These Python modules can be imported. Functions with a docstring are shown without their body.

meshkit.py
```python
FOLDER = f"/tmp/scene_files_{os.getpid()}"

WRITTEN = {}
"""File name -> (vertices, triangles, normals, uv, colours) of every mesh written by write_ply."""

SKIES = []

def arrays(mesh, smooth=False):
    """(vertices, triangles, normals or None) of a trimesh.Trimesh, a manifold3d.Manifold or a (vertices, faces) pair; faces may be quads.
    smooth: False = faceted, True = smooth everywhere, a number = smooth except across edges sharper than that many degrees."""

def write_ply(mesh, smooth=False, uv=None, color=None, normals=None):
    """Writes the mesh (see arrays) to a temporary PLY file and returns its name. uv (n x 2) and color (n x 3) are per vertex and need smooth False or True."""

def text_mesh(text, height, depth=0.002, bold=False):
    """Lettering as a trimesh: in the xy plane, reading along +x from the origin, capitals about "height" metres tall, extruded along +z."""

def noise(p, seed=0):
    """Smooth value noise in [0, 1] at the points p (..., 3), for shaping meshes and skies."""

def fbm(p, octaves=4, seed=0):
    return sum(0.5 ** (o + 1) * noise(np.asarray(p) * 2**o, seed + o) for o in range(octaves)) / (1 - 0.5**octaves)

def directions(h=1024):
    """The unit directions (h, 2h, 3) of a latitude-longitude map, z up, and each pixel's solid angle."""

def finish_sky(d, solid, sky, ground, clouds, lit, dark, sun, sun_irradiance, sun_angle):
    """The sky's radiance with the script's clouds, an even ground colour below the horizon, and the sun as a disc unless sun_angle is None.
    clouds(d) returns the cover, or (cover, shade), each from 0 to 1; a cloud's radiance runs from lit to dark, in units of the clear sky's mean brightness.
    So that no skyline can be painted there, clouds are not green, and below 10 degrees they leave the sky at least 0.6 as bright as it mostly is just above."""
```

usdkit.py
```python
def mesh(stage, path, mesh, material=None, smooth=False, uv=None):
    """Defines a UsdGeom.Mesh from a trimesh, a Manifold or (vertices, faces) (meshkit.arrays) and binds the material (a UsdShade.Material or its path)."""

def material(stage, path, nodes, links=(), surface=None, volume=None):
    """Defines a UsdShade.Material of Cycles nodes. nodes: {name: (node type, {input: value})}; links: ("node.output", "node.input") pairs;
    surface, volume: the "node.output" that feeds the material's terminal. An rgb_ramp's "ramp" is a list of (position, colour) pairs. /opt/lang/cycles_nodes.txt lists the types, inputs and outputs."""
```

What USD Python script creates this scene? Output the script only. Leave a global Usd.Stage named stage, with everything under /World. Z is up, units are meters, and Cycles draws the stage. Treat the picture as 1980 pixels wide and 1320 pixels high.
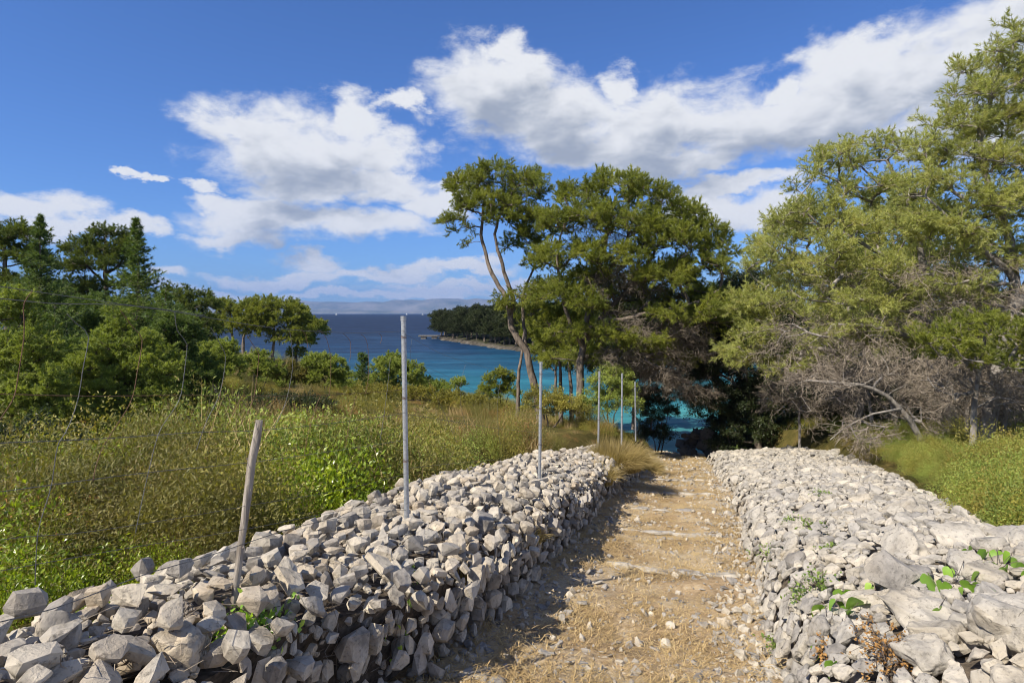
import math
import numpy as np
import trimesh
import meshkit
import usdkit
from scipy.interpolate import RBFInterpolator
from scipy.sparse import coo_matrix
from scipy.sparse.csgraph import connected_components
from scipy.spatial import cKDTree
from scipy.spatial.transform import Rotation
from pxr import Gf, Sdf, Usd, UsdGeom, UsdLux, UsdShade, Vt

stage = Usd.Stage.CreateInMemory()
UsdGeom.SetStageUpAxis(stage, UsdGeom.Tokens.z)
UsdGeom.SetStageMetersPerUnit(stage, 1.0)
UsdGeom.Xform.Define(stage, '/World')
UsdGeom.Scope.Define(stage, '/World/Looks')

# ------------------------------------------------------------------ camera
EYE = 7.0                     # metres above the sea
cam = UsdGeom.Camera.Define(stage, '/World/camera')
cam.AddTranslateOp().Set(Gf.Vec3d(0, 0, EYE))
cam.AddRotateXOp().Set(90.0)
cam.CreateHorizontalApertureAttr(36.0)
cam.CreateVerticalApertureAttr(36.0 * 682 / 1024)
cam.CreateFocalLengthAttr(20.909)
cam.CreateVerticalApertureOffsetAttr(-0.98)
cam.CreateClippingRangeAttr(Gf.Vec2f(0.05, 200000.0))
cam.CreateExposureAttr(0.62)

# ------------------------------------------------------------------ sun
SUN = np.array([-2.1, -1.67, 2.64])
SUN /= np.linalg.norm(SUN)
SUN_EL = math.asin(SUN[2])
SUN_ROT = math.atan2(SUN[0], SUN[1])
sun = UsdLux.DistantLight.Define(stage, '/World/sun')
sun.CreateIntensityAttr(1.25)
sun.CreateAngleAttr(0.5)
sun.CreateNormalizeAttr(True)
sun.CreateColorAttr(Gf.Vec3f(1.0, 0.91, 0.77))
sun.AddRotateZOp().Set(math.degrees(math.atan2(SUN[1], SUN[0])) + 90.0)
sun.AddRotateXOp().Set(90.0 - math.degrees(SUN_EL))

# ------------------------------------------------------------------ sky with clouds
def sky_dir(u, v):
    return math.atan2(u - 990.0, 1150.0), math.atan2(606.0 - v, math.hypot(1150.0, u - 990.0))

SKY_STRENGTH = 0.067
CLOUDS = [  # place and half sizes of each cumulus lobe in the part of the sky that is in view; the first ones are the thick cloud bodies
    (590, 285, 205, 80), (610, 350, 150, 42), (540, 425, 190, 44), (690, 430, 140, 36), (950, 170, 140, 75), (1090, 225, 180, 82), (1260, 255, 210, 82),
    (1450, 235, 200, 82), (1610, 215, 170, 90), (1760, 170, 170, 120), (1900, 130, 170, 130), (1990, 90, 160, 140), (1960, 240, 200, 70), (1420, 420, 150, 40),
    (700, 215, 60, 50), (480, 268, 120, 40), (745, 295, 95, 50), (740, 352, 130, 34), (450, 455, 100, 24), (420, 388, 70, 24),
    (985, 115, 70, 38), (1195, 168, 46, 40), (1500, 172, 60, 34), (1660, 120, 120, 60), (1310, 310, 160, 28), (1130, 290, 90, 34),
    (850, 390, 75, 30), (800, 180, 45, 22), (885, 360, 50, 24), (1420, 360, 190, 20), (1340, 395, 90, 28),
    (590, 506, 60, 20), (540, 533, 150, 14), (760, 530, 140, 13), (890, 522, 110, 15), (640, 566, 440, 10), (1000, 552, 300, 12),
    (350, 530, 60, 14), (285, 342, 24, 8), (385, 352, 50, 12), (70, 400, 120, 34), (-60, 380, 120, 50), (245, 432, 90, 20), (130, 440, 120, 22),
]
def blob_list():
    out = []
    for u, v, ru, rv in CLOUDS:
        a, e = sky_dir(u, v)
        c = math.cos(a)
        out.append((a, e, ru / 1150.0 * c * c, rv / 1150.0 * c))
    return out

def sky_material():
    n, l = {}, []
    n['tc'] = ('texture_coordinate', {})
    n['sep'] = ('separate_xyz', {})
    l.append(('tc.generated', 'sep.vector'))
    n['az'] = ('math', {'math_type': 'arctan2'})
    l += [('sep.x', 'az.value1'), ('sep.y', 'az.value2')]
    n['el'] = ('math', {'math_type': 'arcsine'})
    l.append(('sep.z', 'el.value1'))
    n['ae'] = ('combine_xyz', {})
    l += [('az.value', 'ae.x'), ('el.value', 'ae.y')]
    # domain warp: breaks the lobes' outlines
    n['wmap'] = ('mapping', {'scale': (1.0, 1.6, 1.0)})
    n['w1'] = ('noise_texture', {'scale': 7.0, 'detail': 7.0, 'roughness': 0.62})
    n['wc'] = ('vector_math', {'math_type': 'subtract', 'vector2': (.5, .5, .5)})
    n['ws'] = ('vector_math', {'math_type': 'multiply', 'vector2': (.20, .11, 0)})
    n['wa'] = ('vector_math', {'math_type': 'add'})
    l += [('ae.vector', 'wmap.vector'), ('wmap.vector', 'w1.vector'), ('w1.color', 'wc.vector1'), ('wc.vector', 'ws.vector1'),
          ('ae.vector', 'wa.vector1'), ('ws.vector', 'wa.vector2')]
    n['up'] = ('vector_math', {'math_type': 'add', 'vector2': (-0.012, 0.045, 0)})
    l.append(('wa.vector', 'up.vector1'))
    blobs = blob_list()
    def field(tag, src, use):
        prev = None
        for k, (a, e, ra, re) in enumerate(use):
            m, q = f'{tag}m{k}', f'{tag}l{k}'
            n[m] = ('vector_math', {'math_type': 'multiply_add', 'vector2': (1 / ra, 1 / re, 0), 'vector3': (-a / ra, -e / re, 0)})
            n[q] = ('vector_math', {'math_type': 'length'})
            l.extend([(src, m + '.vector1'), (m + '.vector', q + '.vector1')])
            if prev is None:
                prev = q + '.value'
            else:
                s = f'{tag}s{k}'
                n[s] = ('math', {'math_type': 'minimum'})
                l.extend([(prev, s + '.value1'), (q + '.value', s + '.value2')])
                prev = s + '.value'
        return prev
    f0 = field('a', 'wa.vector', blobs)
    f1 = field('b', 'up.vector', blobs[:14])
    # the same fair-weather cumulus goes on all round the sky
    n['g1'] = ('noise_texture', {'scale': 2.2, 'detail': 3.0})
    n['gabs'] = ('math', {'math_type': 'absolute'})
    n['gm'] = ('map_range', {'range_type': 'smoothstep', 'from_min': 0.80, 'from_max': 1.05, 'to_min': 3.0, 'to_max': 0.0, 'clamp': True})
    n['gs'] = ('math', {'math_type': 'multiply_add', 'value2': -9.0})
    n['gt'] = ('math', {'math_type': 'add', 'value2': 5.7})
    n['g0'] = ('math', {'math_type': 'minimum'})
    n['gz'] = ('math', {'math_type': 'minimum'})
    l += [('wmap.vector', 'g1.vector'), ('az.value', 'gabs.value1'), ('gabs.value', 'gm.value'), ('g1.fac', 'gs.value1'), ('gm.result', 'gs.value3'), ('gs.value', 'gt.value1'),
          ('gt.value', 'g0.value1'), (f0, 'g0.value2'), ('gt.value', 'gz.value1'), (f1, 'gz.value2')]
    f0, f1 = 'g0.value', 'gz.value'
    # fine billows
    n['dmap'] = ('mapping', {'scale': (1.0, 1.9, 1.0)})
    n['d1'] = ('noise_texture', {'scale': 11.0, 'detail': 10.0, 'roughness': 0.6, 'distortion': 0.3})
    n['d2'] = ('noise_texture', {'scale': 11.0, 'detail': 6.0, 'roughness': 0.55, 'distortion': 0.3})
    n['dofs'] = ('vector_math', {'math_type': 'add', 'vector2': (-0.015, 0.03, 0)})
    l += [('ae.vector', 'dmap.vector'), ('dmap.vector', 'd1.vector'), ('dmap.vector', 'dofs.vector1'), ('dofs.vector', 'd2.vector')]
    n['sum'] = ('math', {'math_type': 'multiply_add', 'value2': -1.9})          # noise pushes the outline in and out
    l += [('d1.fac', 'sum.value1'), (f0, 'sum.value3')]
    n['cov'] = ('map_range', {'range_type': 'smoothstep', 'from_min': 0.30, 'from_max': -0.42, 'to_min': 0.0, 'to_max': 1.0, 'clamp': True})
    l.append(('sum.value', 'cov.value'))
    n['sum2'] = ('math', {'math_type': 'multiply_add', 'value2': -2.4})
    l += [('d2.fac', 'sum2.value1'), (f1, 'sum2.value3')]
    n['shade'] = ('map_range', {'range_type': 'smoothstep', 'from_min': -0.05, 'from_max': -1.35, 'to_min': 0.0, 'to_max': 1.0, 'clamp': True})
    l.append(('sum2.value', 'shade.value'))
    n['ccol'] = ('mix_color', {'a': (8.6, 8.7, 8.9), 'b': (3.7, 4.15, 5.0), 'use_clamp': False})
    l.append(('shade.result', 'ccol.fac'))
    n['sky'] = ('sky_texture', {'sky_type': 'single_scattering', 'sun_disc': False, 'sun_elevation': SUN_EL, 'sun_rotation': SUN_ROT, 'altitude': 0.0,
                                'air_density': 1.0, 'aerosol_density': 0.15, 'ozone_density': 5.0})
    n['hs'] = ('mix_color', {'blend_type': 'multiply', 'fac': 1.0, 'b': (0.70, 0.96, 1.42), 'use_clamp': False})
    n['mx'] = ('mix_color', {'use_clamp': False})
    n['bg'] = ('background_shader', {'strength': SKY_STRENGTH})
    l += [('sky.color', 'hs.a'), ('cov.result', 'mx.fac'), ('hs.result', 'mx.a'), ('ccol.result', 'mx.b'), ('mx.result', 'bg.color')]
    return usdkit.material(stage, '/World/Looks/sky_look', n, l, surface='bg.background')

sky = UsdLux.DomeLight.Define(stage, '/World/sky')
sky.CreateIntensityAttr(1.0)
UsdShade.MaterialBindingAPI.Apply(sky.GetPrim()).Bind(sky_material())
for key, text in (('label', 'blue sky with white cumulus clouds'), ('category', 'sky'), ('kind', 'structure')):
    sky.GetPrim().SetCustomDataByKey(key, text)

# ------------------------------------------------------------------ helpers
COUNT = {}
def numbered(parent, name):
    k = COUNT.get((parent, name), 0)
    COUNT[(parent, name)] = k + 1
    return f'{parent}/{name}' if k == 0 else f'{parent}/{name}_{k:03d}'

def tag(prim, label=None, cat=None, group=None, kind=None):
    for key, text in (('label', label), ('category', cat), ('group', group), ('kind', kind)):
        if text:
            prim.SetCustomDataByKey(key, text)

def thing(name, label, cat, loc=(0, 0, 0), group=None, kind=None):
    x = UsdGeom.Xform.Define(stage, numbered('/World', name))
    x.AddTranslateOp().Set(Gf.Vec3d(*map(float, loc)))
    tag(x.GetPrim(), label, cat, group, kind)
    x.GetPrim().loc = None
    return x.GetPrim()

def part(parent, name, mesh, material, smooth=False, origin=None, label=None, kind=None):
    """One mesh; parent is a prim (its origin is taken off the world coordinates) or None for the top level."""
    up = '/World' if parent is None else str(parent.GetPath())
    if origin is not None:
        v, f = (mesh[0], mesh[1]) if isinstance(mesh, tuple) else (mesh.vertices, mesh.faces)
        mesh = (np.asarray(v) - np.asarray(origin), f)
    m = usdkit.mesh(stage, numbered(up, name), mesh, material, smooth=smooth)
    set_tone(m, one=name == 'stone')
    tag(m.GetPrim(), label=label, kind=kind)
    return m.GetPrim()

TONE = np.random.default_rng(2024)
def set_tone(m, one=False):
    """A random number for every loose piece (leaf, needle, stone) of a mesh, for its material."""
    f = np.array(m.GetFaceVertexIndicesAttr().Get()).reshape(-1, 3)
    if one:
        tone = np.full(len(f), TONE.uniform())
    else:
        n = int(f.max()) + 1
        lab = connected_components(coo_matrix((np.ones(2 * len(f), np.int8), (f[:, :2].T.ravel(), f[:, 1:].T.ravel())), (n, n)), directed=False)[1]
        tone = TONE.uniform(size=int(lab.max()) + 1)[lab[f[:, 0]]]
    UsdGeom.PrimvarsAPI(m.GetPrim()).CreatePrimvar('tone', Sdf.ValueTypeNames.FloatArray, 'uniform').Set(Vt.FloatArray.FromNumpy(tone.astype(np.float32)))

def copy_of(source, name, label, cat, loc, rz, scale, group=None):
    """A copy of a thing with its parts, under the next number."""
    x = UsdGeom.Xform.Define(stage, numbered('/World', name))
    p = x.GetPrim()
    p.GetReferences().AddInternalReference(source.GetPath())
    x.ClearXformOpOrder()
    for attr in list(p.GetAttributes()):
        pass
    x.AddTranslateOp(opSuffix='at').Set(Gf.Vec3d(*map(float, loc)))
    x.AddRotateZOp(opSuffix='turn').Set(float(rz))
    s = (scale,) * 3 if np.ndim(scale) == 0 else scale
    x.AddScaleOp(opSuffix='size').Set(Gf.Vec3f(*map(float, s)))
    p.SetInstanceable(True)
    tag(p, label, cat, group)
    return p

def instancer(path, protos, points, rz, scale, which, tilt=None):
    """A PointInstancer over class meshes. protos: list of (name, mesh, material, smooth)."""
    pi = UsdGeom.PointInstancer.Define(stage, path)
    targets = []
    for name, mesh, material, smooth in protos:
        p = usdkit.mesh(stage, f'{path}/{name}', mesh, material, smooth=smooth)
        set_tone(p)
        targets.append(p.GetPath())
    pi.CreatePrototypesRel().SetTargets(targets)
    pi.CreateProtoIndicesAttr(Vt.IntArray.FromNumpy(np.asarray(which, np.int32)))
    pi.CreatePositionsAttr(Vt.Vec3fArray.FromNumpy(np.asarray(points, np.float32)))
    s = np.asarray(scale, np.float32)
    s = np.repeat(s[:, None], 3, 1) if s.ndim == 1 else s
    pi.CreateScalesAttr(Vt.Vec3fArray.FromNumpy(np.ascontiguousarray(s)))
    r = Rotation.from_euler('xyz', np.stack([np.zeros(len(points)) if tilt is None else np.asarray(tilt)[:, 0], np.zeros(len(points)) if tilt is None else np.asarray(tilt)[:, 1], np.asarray(rz)], 1))
    q = r.as_quat()[:, [3, 0, 1, 2]]
    pi.CreateOrientationsAttr(Vt.QuathArray([Gf.Quath(float(b[0]), float(b[1]), float(b[2]), float(b[3])) for b in q]))
    return pi

def concat(meshes):
    vs, fs, n = [], [], 0
    for v, f in meshes:
        vs.append(v)
        fs.append(np.asarray(f) + n)
        n += len(v)
    return np.vstack(vs), np.vstack(fs)

def unit(v):
    v = np.asarray(v, float)
    return v / np.maximum(np.linalg.norm(v, axis=-1, keepdims=True), 1e-12)

def tube(pts, radii, sides=6, wobble=0.0, seed=0, caps=True):
    """A tapered tube along a line."""
    p = np.asarray(pts, float)
    r = np.broadcast_to(np.asarray(radii, float), len(p))
    t = unit(np.gradient(p, axis=0))
    ref = np.array([0.31, 0.87, 0.38]) if abs(t[:, 2]).mean() > 0.6 else np.array([0.1, 0.2, 1.0])
    a = unit(np.cross(t, ref))
    b = np.cross(t, a)
    ang = np.arange(sides) / sides * 2 * np.pi
    ring = a[:, None, :] * np.cos(ang)[None, :, None] + b[:, None, :] * np.sin(ang)[None, :, None]
    rr = r[:, None] * np.ones(sides)[None]
    if wobble:
        rr = rr * (1 + wobble * (2 * meshkit.fbm(np.stack([np.cos(ang)[None] * 1.5 + 0 * r[:, None], np.sin(ang)[None] * 1.5 + 0 * r[:, None], np.arange(len(p))[:, None] * 0.7 + 0 * ang[None]], -1) + 7.3 * seed, 3) - 1))
    v = (p[:, None, :] + ring * rr[..., None]).reshape(-1, 3)
    i = (np.arange(len(p) - 1)[:, None] * sides + np.arange(sides)[None]).ravel()
    j = (np.arange(len(p) - 1)[:, None] * sides + (np.arange(sides)[None] + 1) % sides).ravel()
    f = np.vstack([np.stack([i, j, j + sides], 1), np.stack([i, j + sides, i + sides], 1)])
    if caps:
        n = len(v)
        v = np.vstack([v, p[0], p[-1]])
        k = np.arange(sides)
        f = np.vstack([f, np.stack([(k + 1) % sides, k, np.full(sides, n)], 1), np.stack([k + n - sides, (k + 1) % sides + n - sides, np.full(sides, n + 1)], 1)])
    return v, f

def segments(a, b, ra, rb, sides=3):
    """Many thin separate tapered twigs at once."""
    a, b = np.asarray(a, float), np.asarray(b, float)
    ra, rb = np.broadcast_to(ra, len(a)), np.broadcast_to(rb, len(a))
    t = unit(b - a)
    ref = np.where(np.abs(t[:, 2:3]) > 0.8, np.array([[1.0, 0.2, 0]]), np.array([[0.1, 0.05, 1.0]]))
    u = unit(np.cross(t, ref))
    w = np.cross(t, u)
    ang = np.arange(sides) / sides * 2 * np.pi
    ring = u[:, None] * np.cos(ang)[None, :, None] + w[:, None] * np.sin(ang)[None, :, None]
    v = np.concatenate([a[:, None] + ring * ra[:, None, None], b[:, None] + ring * rb[:, None, None]], 1).reshape(-1, 3)
    k = np.arange(sides)
    q = np.vstack([np.stack([k, (k + 1) % sides, (k + 1) % sides + sides], 1), np.stack([k, (k + 1) % sides + sides, k + sides], 1)])
    f = (np.arange(len(a))[:, None, None] * 2 * sides + q[None]).reshape(-1, 3)
    return v, f

def grid_mesh(xs, ys, zfun):
    gx, gy = np.meshgrid(xs, ys, indexing='ij')
    p = np.stack([gx.ravel(), gy.ravel(), np.zeros(gx.size)], 1)
    p[:, 2] = zfun(p[:, 0], p[:, 1])
    n, m = len(xs), len(ys)
    i = (np.arange(n - 1)[:, None] * m + np.arange(m - 1)[None]).ravel()
    f = np.vstack([np.stack([i, i + m, i + m + 1], 1), np.stack([i, i + m + 1, i + 1], 1)])
    return p, f

# picture position at depth y -> world;   path frame: s along the track, t to its right
def at(u, v, y):
    return np.array([(u - 990.0) / 1150.0 * y, y, EYE - (v - 606.0) / 1150.0 * y])

DS, DT = np.array([.2805, .9599]), np.array([.9599, -.2805])
def to_st(x, y):
    return x * DS[0] + y * DS[1], x * DT[0] + y * DT[1]

def to_xy(s, t):
    return s * DS[0] + t * DT[0], s * DS[1] + t * DT[1]

def track_z(s):
    return 5.4 - 0.1728 * np.asarray(s, float)

def smoothstep(a, b, x):
    k = np.clip((np.asarray(x, float) - a) / (b - a), 0, 1)
    return k * k * (3 - 2 * k)

# ------------------------------------------------------------------ materials
def look(name, nodes, links, surface):
    return usdkit.material(stage, '/World/Looks/' + name, nodes, links, surface=surface)

def stone_look(name, light, dark, warm, warm_amount=0.5, scale=1.0, rough=0.9, bump=0.5):
    return look(name, {
        'g': ('geometry', {}),
        'tn': ('attribute', {'attribute': 'tone'}),
        'n1': ('noise_texture', {'scale': 5.0 * scale, 'detail': 8.0, 'roughness': 0.65}),
        'n2': ('noise_texture', {'scale': 38.0 * scale, 'detail': 6.0, 'roughness': 0.7}),
        'n3': ('noise_texture', {'scale': 2.2 * scale, 'detail': 3.0}),
        'vo': ('voronoi_texture', {'scale': 60.0 * scale, 'feature': 'f1'}),
        'r1': ('rgb_ramp', {'ramp': [(0.34, dark), (0.47, tuple(0.35 * b + 0.65 * a for a, b in zip(light, dark))), (0.60, light)]}),
        'isl': ('rgb_ramp', {'ramp': [(0.0, (.66, .66, .68)), (0.3, (.90, .90, .90)), (0.6, (1.0, .99, .96)), (1.0, (1.2, 1.16, 1.08))]}),
        'm1': ('mix_color', {'blend_type': 'multiply', 'fac': 1.0, 'use_clamp': False}),
        'wr': ('map_range', {'from_min': 0.48, 'from_max': 0.72, 'to_min': 0.0, 'to_max': warm_amount, 'clamp': True}),
        'm2': ('mix_color', {'b': warm}),
        'sp': ('map_range', {'from_min': 0.54, 'from_max': 0.68, 'to_min': 0.0, 'to_max': 0.75, 'clamp': True}),
        'm3': ('mix_color', {'b': tuple(0.45 * c for c in dark)}),
        'bs': ('math', {'math_type': 'multiply_add', 'value2': 0.6}),
        'b': ('bump', {'strength': bump * 1.5, 'distance': 0.025}),
        'p': ('principled_bsdf', {'roughness': rough, 'specular_ior_level': 0.25}),
    }, [('g.position', 'n1.vector'), ('g.position', 'n2.vector'), ('g.position', 'n3.vector'), ('g.position', 'vo.vector'), ('n1.fac', 'r1.fac'), ('tn.fac', 'isl.fac'),
        ('r1.color', 'm1.a'), ('isl.color', 'm1.b'), ('n3.fac', 'wr.value'), ('wr.result', 'm2.fac'), ('m1.result', 'm2.a'), ('n2.fac', 'sp.value'), ('sp.result', 'm3.fac'), ('m2.result', 'm3.a'),
        ('m3.result', 'p.base_color'), ('n2.fac', 'bs.value1'), ('n1.fac', 'bs.value3'), ('bs.value', 'b.height'), ('b.normal', 'p.normal')], 'p.BSDF')

def leaf_look(name, ramp, patch=0.7, trans=0.35, rough=0.55, spec=0.3, bright=1.0, patch_scale=0.9, yellow=(0.20, 0.17, 0.03), yellow_amount=0.25):
    """Foliage: tone differs from leaf to leaf and from clump to clump."""
    return look(name, {
        'g': ('geometry', {}),
        'tn': ('attribute', {'attribute': 'tone'}),
        'n': ('noise_texture', {'scale': patch_scale, 'detail': 3.0, 'roughness': 0.6}),
        'mix': ('mix_float', {'fac': patch, 'use_clamp': True}),
        'mr': ('map_range', {'from_min': 0.3, 'from_max': 0.7, 'to_min': 0.0, 'to_max': 1.0, 'clamp': True}),
        'r': ('rgb_ramp', {'ramp': [(p, tuple(bright * x for x in c)) for p, c in ramp]}),
        'ny': ('noise_texture', {'scale': patch_scale * 2.3, 'detail': 2.0}),
        'my': ('map_range', {'from_min': 0.55, 'from_max': 0.75, 'to_min': 0.0, 'to_max': yellow_amount, 'clamp': True}),
        'cy': ('mix_color', {'b': yellow}),
        'p': ('principled_bsdf', {'roughness': rough, 'specular_ior_level': spec}),
        'tb': ('translucent_bsdf', {}),
        'tc': ('mix_color', {'blend_type': 'multiply', 'fac': 1.0, 'b': (2.6 * trans, 2.6 * trans, 1.1 * trans), 'use_clamp': False}),
        'mx': ('add_closure', {}),
    }, [('g.position', 'n.vector'), ('g.position', 'ny.vector'), ('n.fac', 'mr.value'), ('tn.fac', 'mix.a'), ('mr.result', 'mix.b'), ('mix.result', 'r.fac'), ('ny.fac', 'my.value'),
        ('my.result', 'cy.fac'), ('r.color', 'cy.a'), ('cy.result', 'p.base_color'), ('cy.result', 'tc.a'), ('tc.result', 'tb.color'), ('p.BSDF', 'mx.closure1'), ('tb.BSDF', 'mx.closure2')], 'mx.closure')

def bark_look(name, light, dark, scale=9.0, stretch=0.25):
    return look(name, {
        'g': ('geometry', {}),
        'mp': ('mapping', {'scale': (1.0, 1.0, stretch)}),
        'n': ('noise_texture', {'scale': scale, 'detail': 7.0, 'roughness': 0.68}),
        'v': ('voronoi_texture', {'scale': scale * 1.6, 'feature': 'f1', 'randomness': 1.0}),
        'ad': ('math', {'math_type': 'multiply_add', 'value2': 0.35}),
        'r': ('rgb_ramp', {'ramp': [(0.42, dark), (0.62, tuple(0.5 * (a + b) for a, b in zip(light, dark))), (0.85, light)]}),
        'b': ('bump', {'strength': 0.9, 'distance': 0.03}),
        'p': ('principled_bsdf', {'roughness': 0.95, 'specular_ior_level': 0.1}),
    }, [('g.position', 'mp.vector'), ('mp.vector', 'n.vector'), ('mp.vector', 'v.vector'), ('v.distance', 'ad.value1'), ('n.fac', 'ad.value3'), ('ad.value', 'r.fac'), ('r.color', 'p.base_color'),
        ('ad.value', 'b.height'), ('b.normal', 'p.normal')], 'p.BSDF')

def plain_look(name, a, b, scale=20.0, rough=0.7, metal=0.0, spec=0.4):
    return look(name, {
        'g': ('geometry', {}),
        'n': ('noise_texture', {'scale': scale, 'detail': 5.0, 'roughness': 0.6}),
        'r': ('rgb_ramp', {'ramp': [(0.35, a), (0.65, b)]}),
        'p': ('principled_bsdf', {'roughness': rough, 'metallic': metal, 'specular_ior_level': spec}),
    }, [('g.position', 'n.vector'), ('n.fac', 'r.fac'), ('r.color', 'p.base_color')], 'p.BSDF')

LIME = stone_look('limestone', (0.47, 0.44, 0.39), (0.22, 0.207, 0.188), (0.40, 0.33, 0.22), 0.4)
RUBBLE = stone_look('rubble', (0.50, 0.46, 0.395), (0.20, 0.182, 0.158), (0.42, 0.32, 0.20), 0.6)
SHORE = stone_look('shore_rock', (0.36, 0.33, 0.29), (0.13, 0.12, 0.11), (0.30, 0.24, 0.16), 0.5, scale=0.12, bump=0.9)
CORE = plain_look('wall_fill', (0.06, 0.05, 0.04), (0.16, 0.13, 0.10), 30.0, 1.0, 0, 0.05)
DRYLEAF = plain_look('dry_leaf', (0.22, 0.11, 0.035), (0.40, 0.24, 0.09), 60.0, 0.8, 0, 0.2)
STRAW = leaf_look('straw', [(0.0, (0.20, 0.135, 0.06)), (0.5, (0.38, 0.275, 0.13)), (1.0, (0.52, 0.41, 0.22))], patch=0.5, trans=0.08, yellow_amount=0.0, patch_scale=2.0)
GALV = plain_look('galvanised_steel', (0.30, 0.32, 0.34), (0.48, 0.50, 0.52), 45.0, 0.5, 0.55, 0.5)
RUST = plain_look('rusty_wire', (0.10, 0.055, 0.035), (0.22, 0.13, 0.08), 90.0, 0.8, 0.3, 0.3)
WIRE = plain_look('grey_wire', (0.09, 0.09, 0.09), (0.18, 0.18, 0.18), 90.0, 0.6, 0.5, 0.4)
OLDWOOD = bark_look('weathered_wood', (0.42, 0.38, 0.33), (0.16, 0.135, 0.11), 30.0, 0.12)
BARK = bark_look('pine_bark', (0.235, 0.195, 0.16), (0.06, 0.048, 0.04), 7.0, 0.35)
GREYBARK = bark_look('grey_bark', (0.32, 0.295, 0.265), (0.10, 0.09, 0.08), 9.0, 0.35)
TWIG = plain_look('bare_twig', (0.14, 0.112, 0.085), (0.33, 0.285, 0.225), 14.0, 0.9, 0, 0.1)
DARKTWIG = plain_look('dark_twig', (0.07, 0.055, 0.045), (0.16, 0.13, 0.11), 14.0, 0.9, 0, 0.1)
NEEDLE = leaf_look('pine_needles', [(0.0, (0.0407, 0.058, 0.0101)), (0.45, (0.1177, 0.1404, 0.0202)), (0.8, (0.2129, 0.2277, 0.0336)), (1.0, (0.2807, 0.276, 0.0504))], patch=0.5, trans=0.3, patch_scale=1.1, yellow=(0.20, 0.14, 0.03), yellow_amount=0.2)
NEEDLE_PALE = leaf_look('pale_pine_needles', [(0.0, (0.0781, 0.0924, 0.0275)), (0.5, (0.212, 0.231, 0.0686)), (1.0, (0.3682, 0.3638, 0.1235))], patch=0.5, trans=0.35, patch_scale=1.3, yellow=(0.26, 0.17, 0.05), yellow_amount=0.3)
NEEDLE_DARK = leaf_look('dark_pine_needles', [(0.0, (0.0263, 0.0452, 0.0101)), (0.5, (0.0721, 0.0988, 0.0181)), (1.0, (0.1706, 0.1975, 0.0302))], patch=0.5, trans=0.25, patch_scale=0.8, yellow_amount=0.1)
CONIFER = leaf_look('cypress_foliage', [(0.0, (0.0271, 0.0509, 0.0131)), (0.5, (0.0756, 0.1198, 0.024)), (1.0, (0.1814, 0.2246, 0.0437))], patch=0.45, trans=0.2, yellow_amount=0.0)
JUNIPER = leaf_look('juniper_foliage', [(0.0, (0.0487, 0.073, 0.0147)), (0.5, (0.1558, 0.1929, 0.037)), (1.0, (0.2922, 0.3232, 0.0739))], patch=0.5, trans=0.3, patch_scale=1.2, yellow_amount=0.1)
OAK = leaf_look('dark_oak_leaves', [(0.0, (0.010, 0.018, 0.007)), (0.5, (0.028, 0.04, 0.014)), (1.0, (0.06, 0.075, 0.022))], patch=0.4, trans=0.2, rough=0.4, yellow_amount=0.0)
SCRUB = leaf_look('scrub_leaves', [(0.0, (0.0501, 0.0546, 0.013)), (0.5, (0.1502, 0.1428, 0.0277)), (1.0, (0.2671, 0.2352, 0.0462))], patch=0.6, trans=0.35, patch_scale=0.7, yellow=(0.26, 0.18, 0.05), yellow_amount=0.5)
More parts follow.
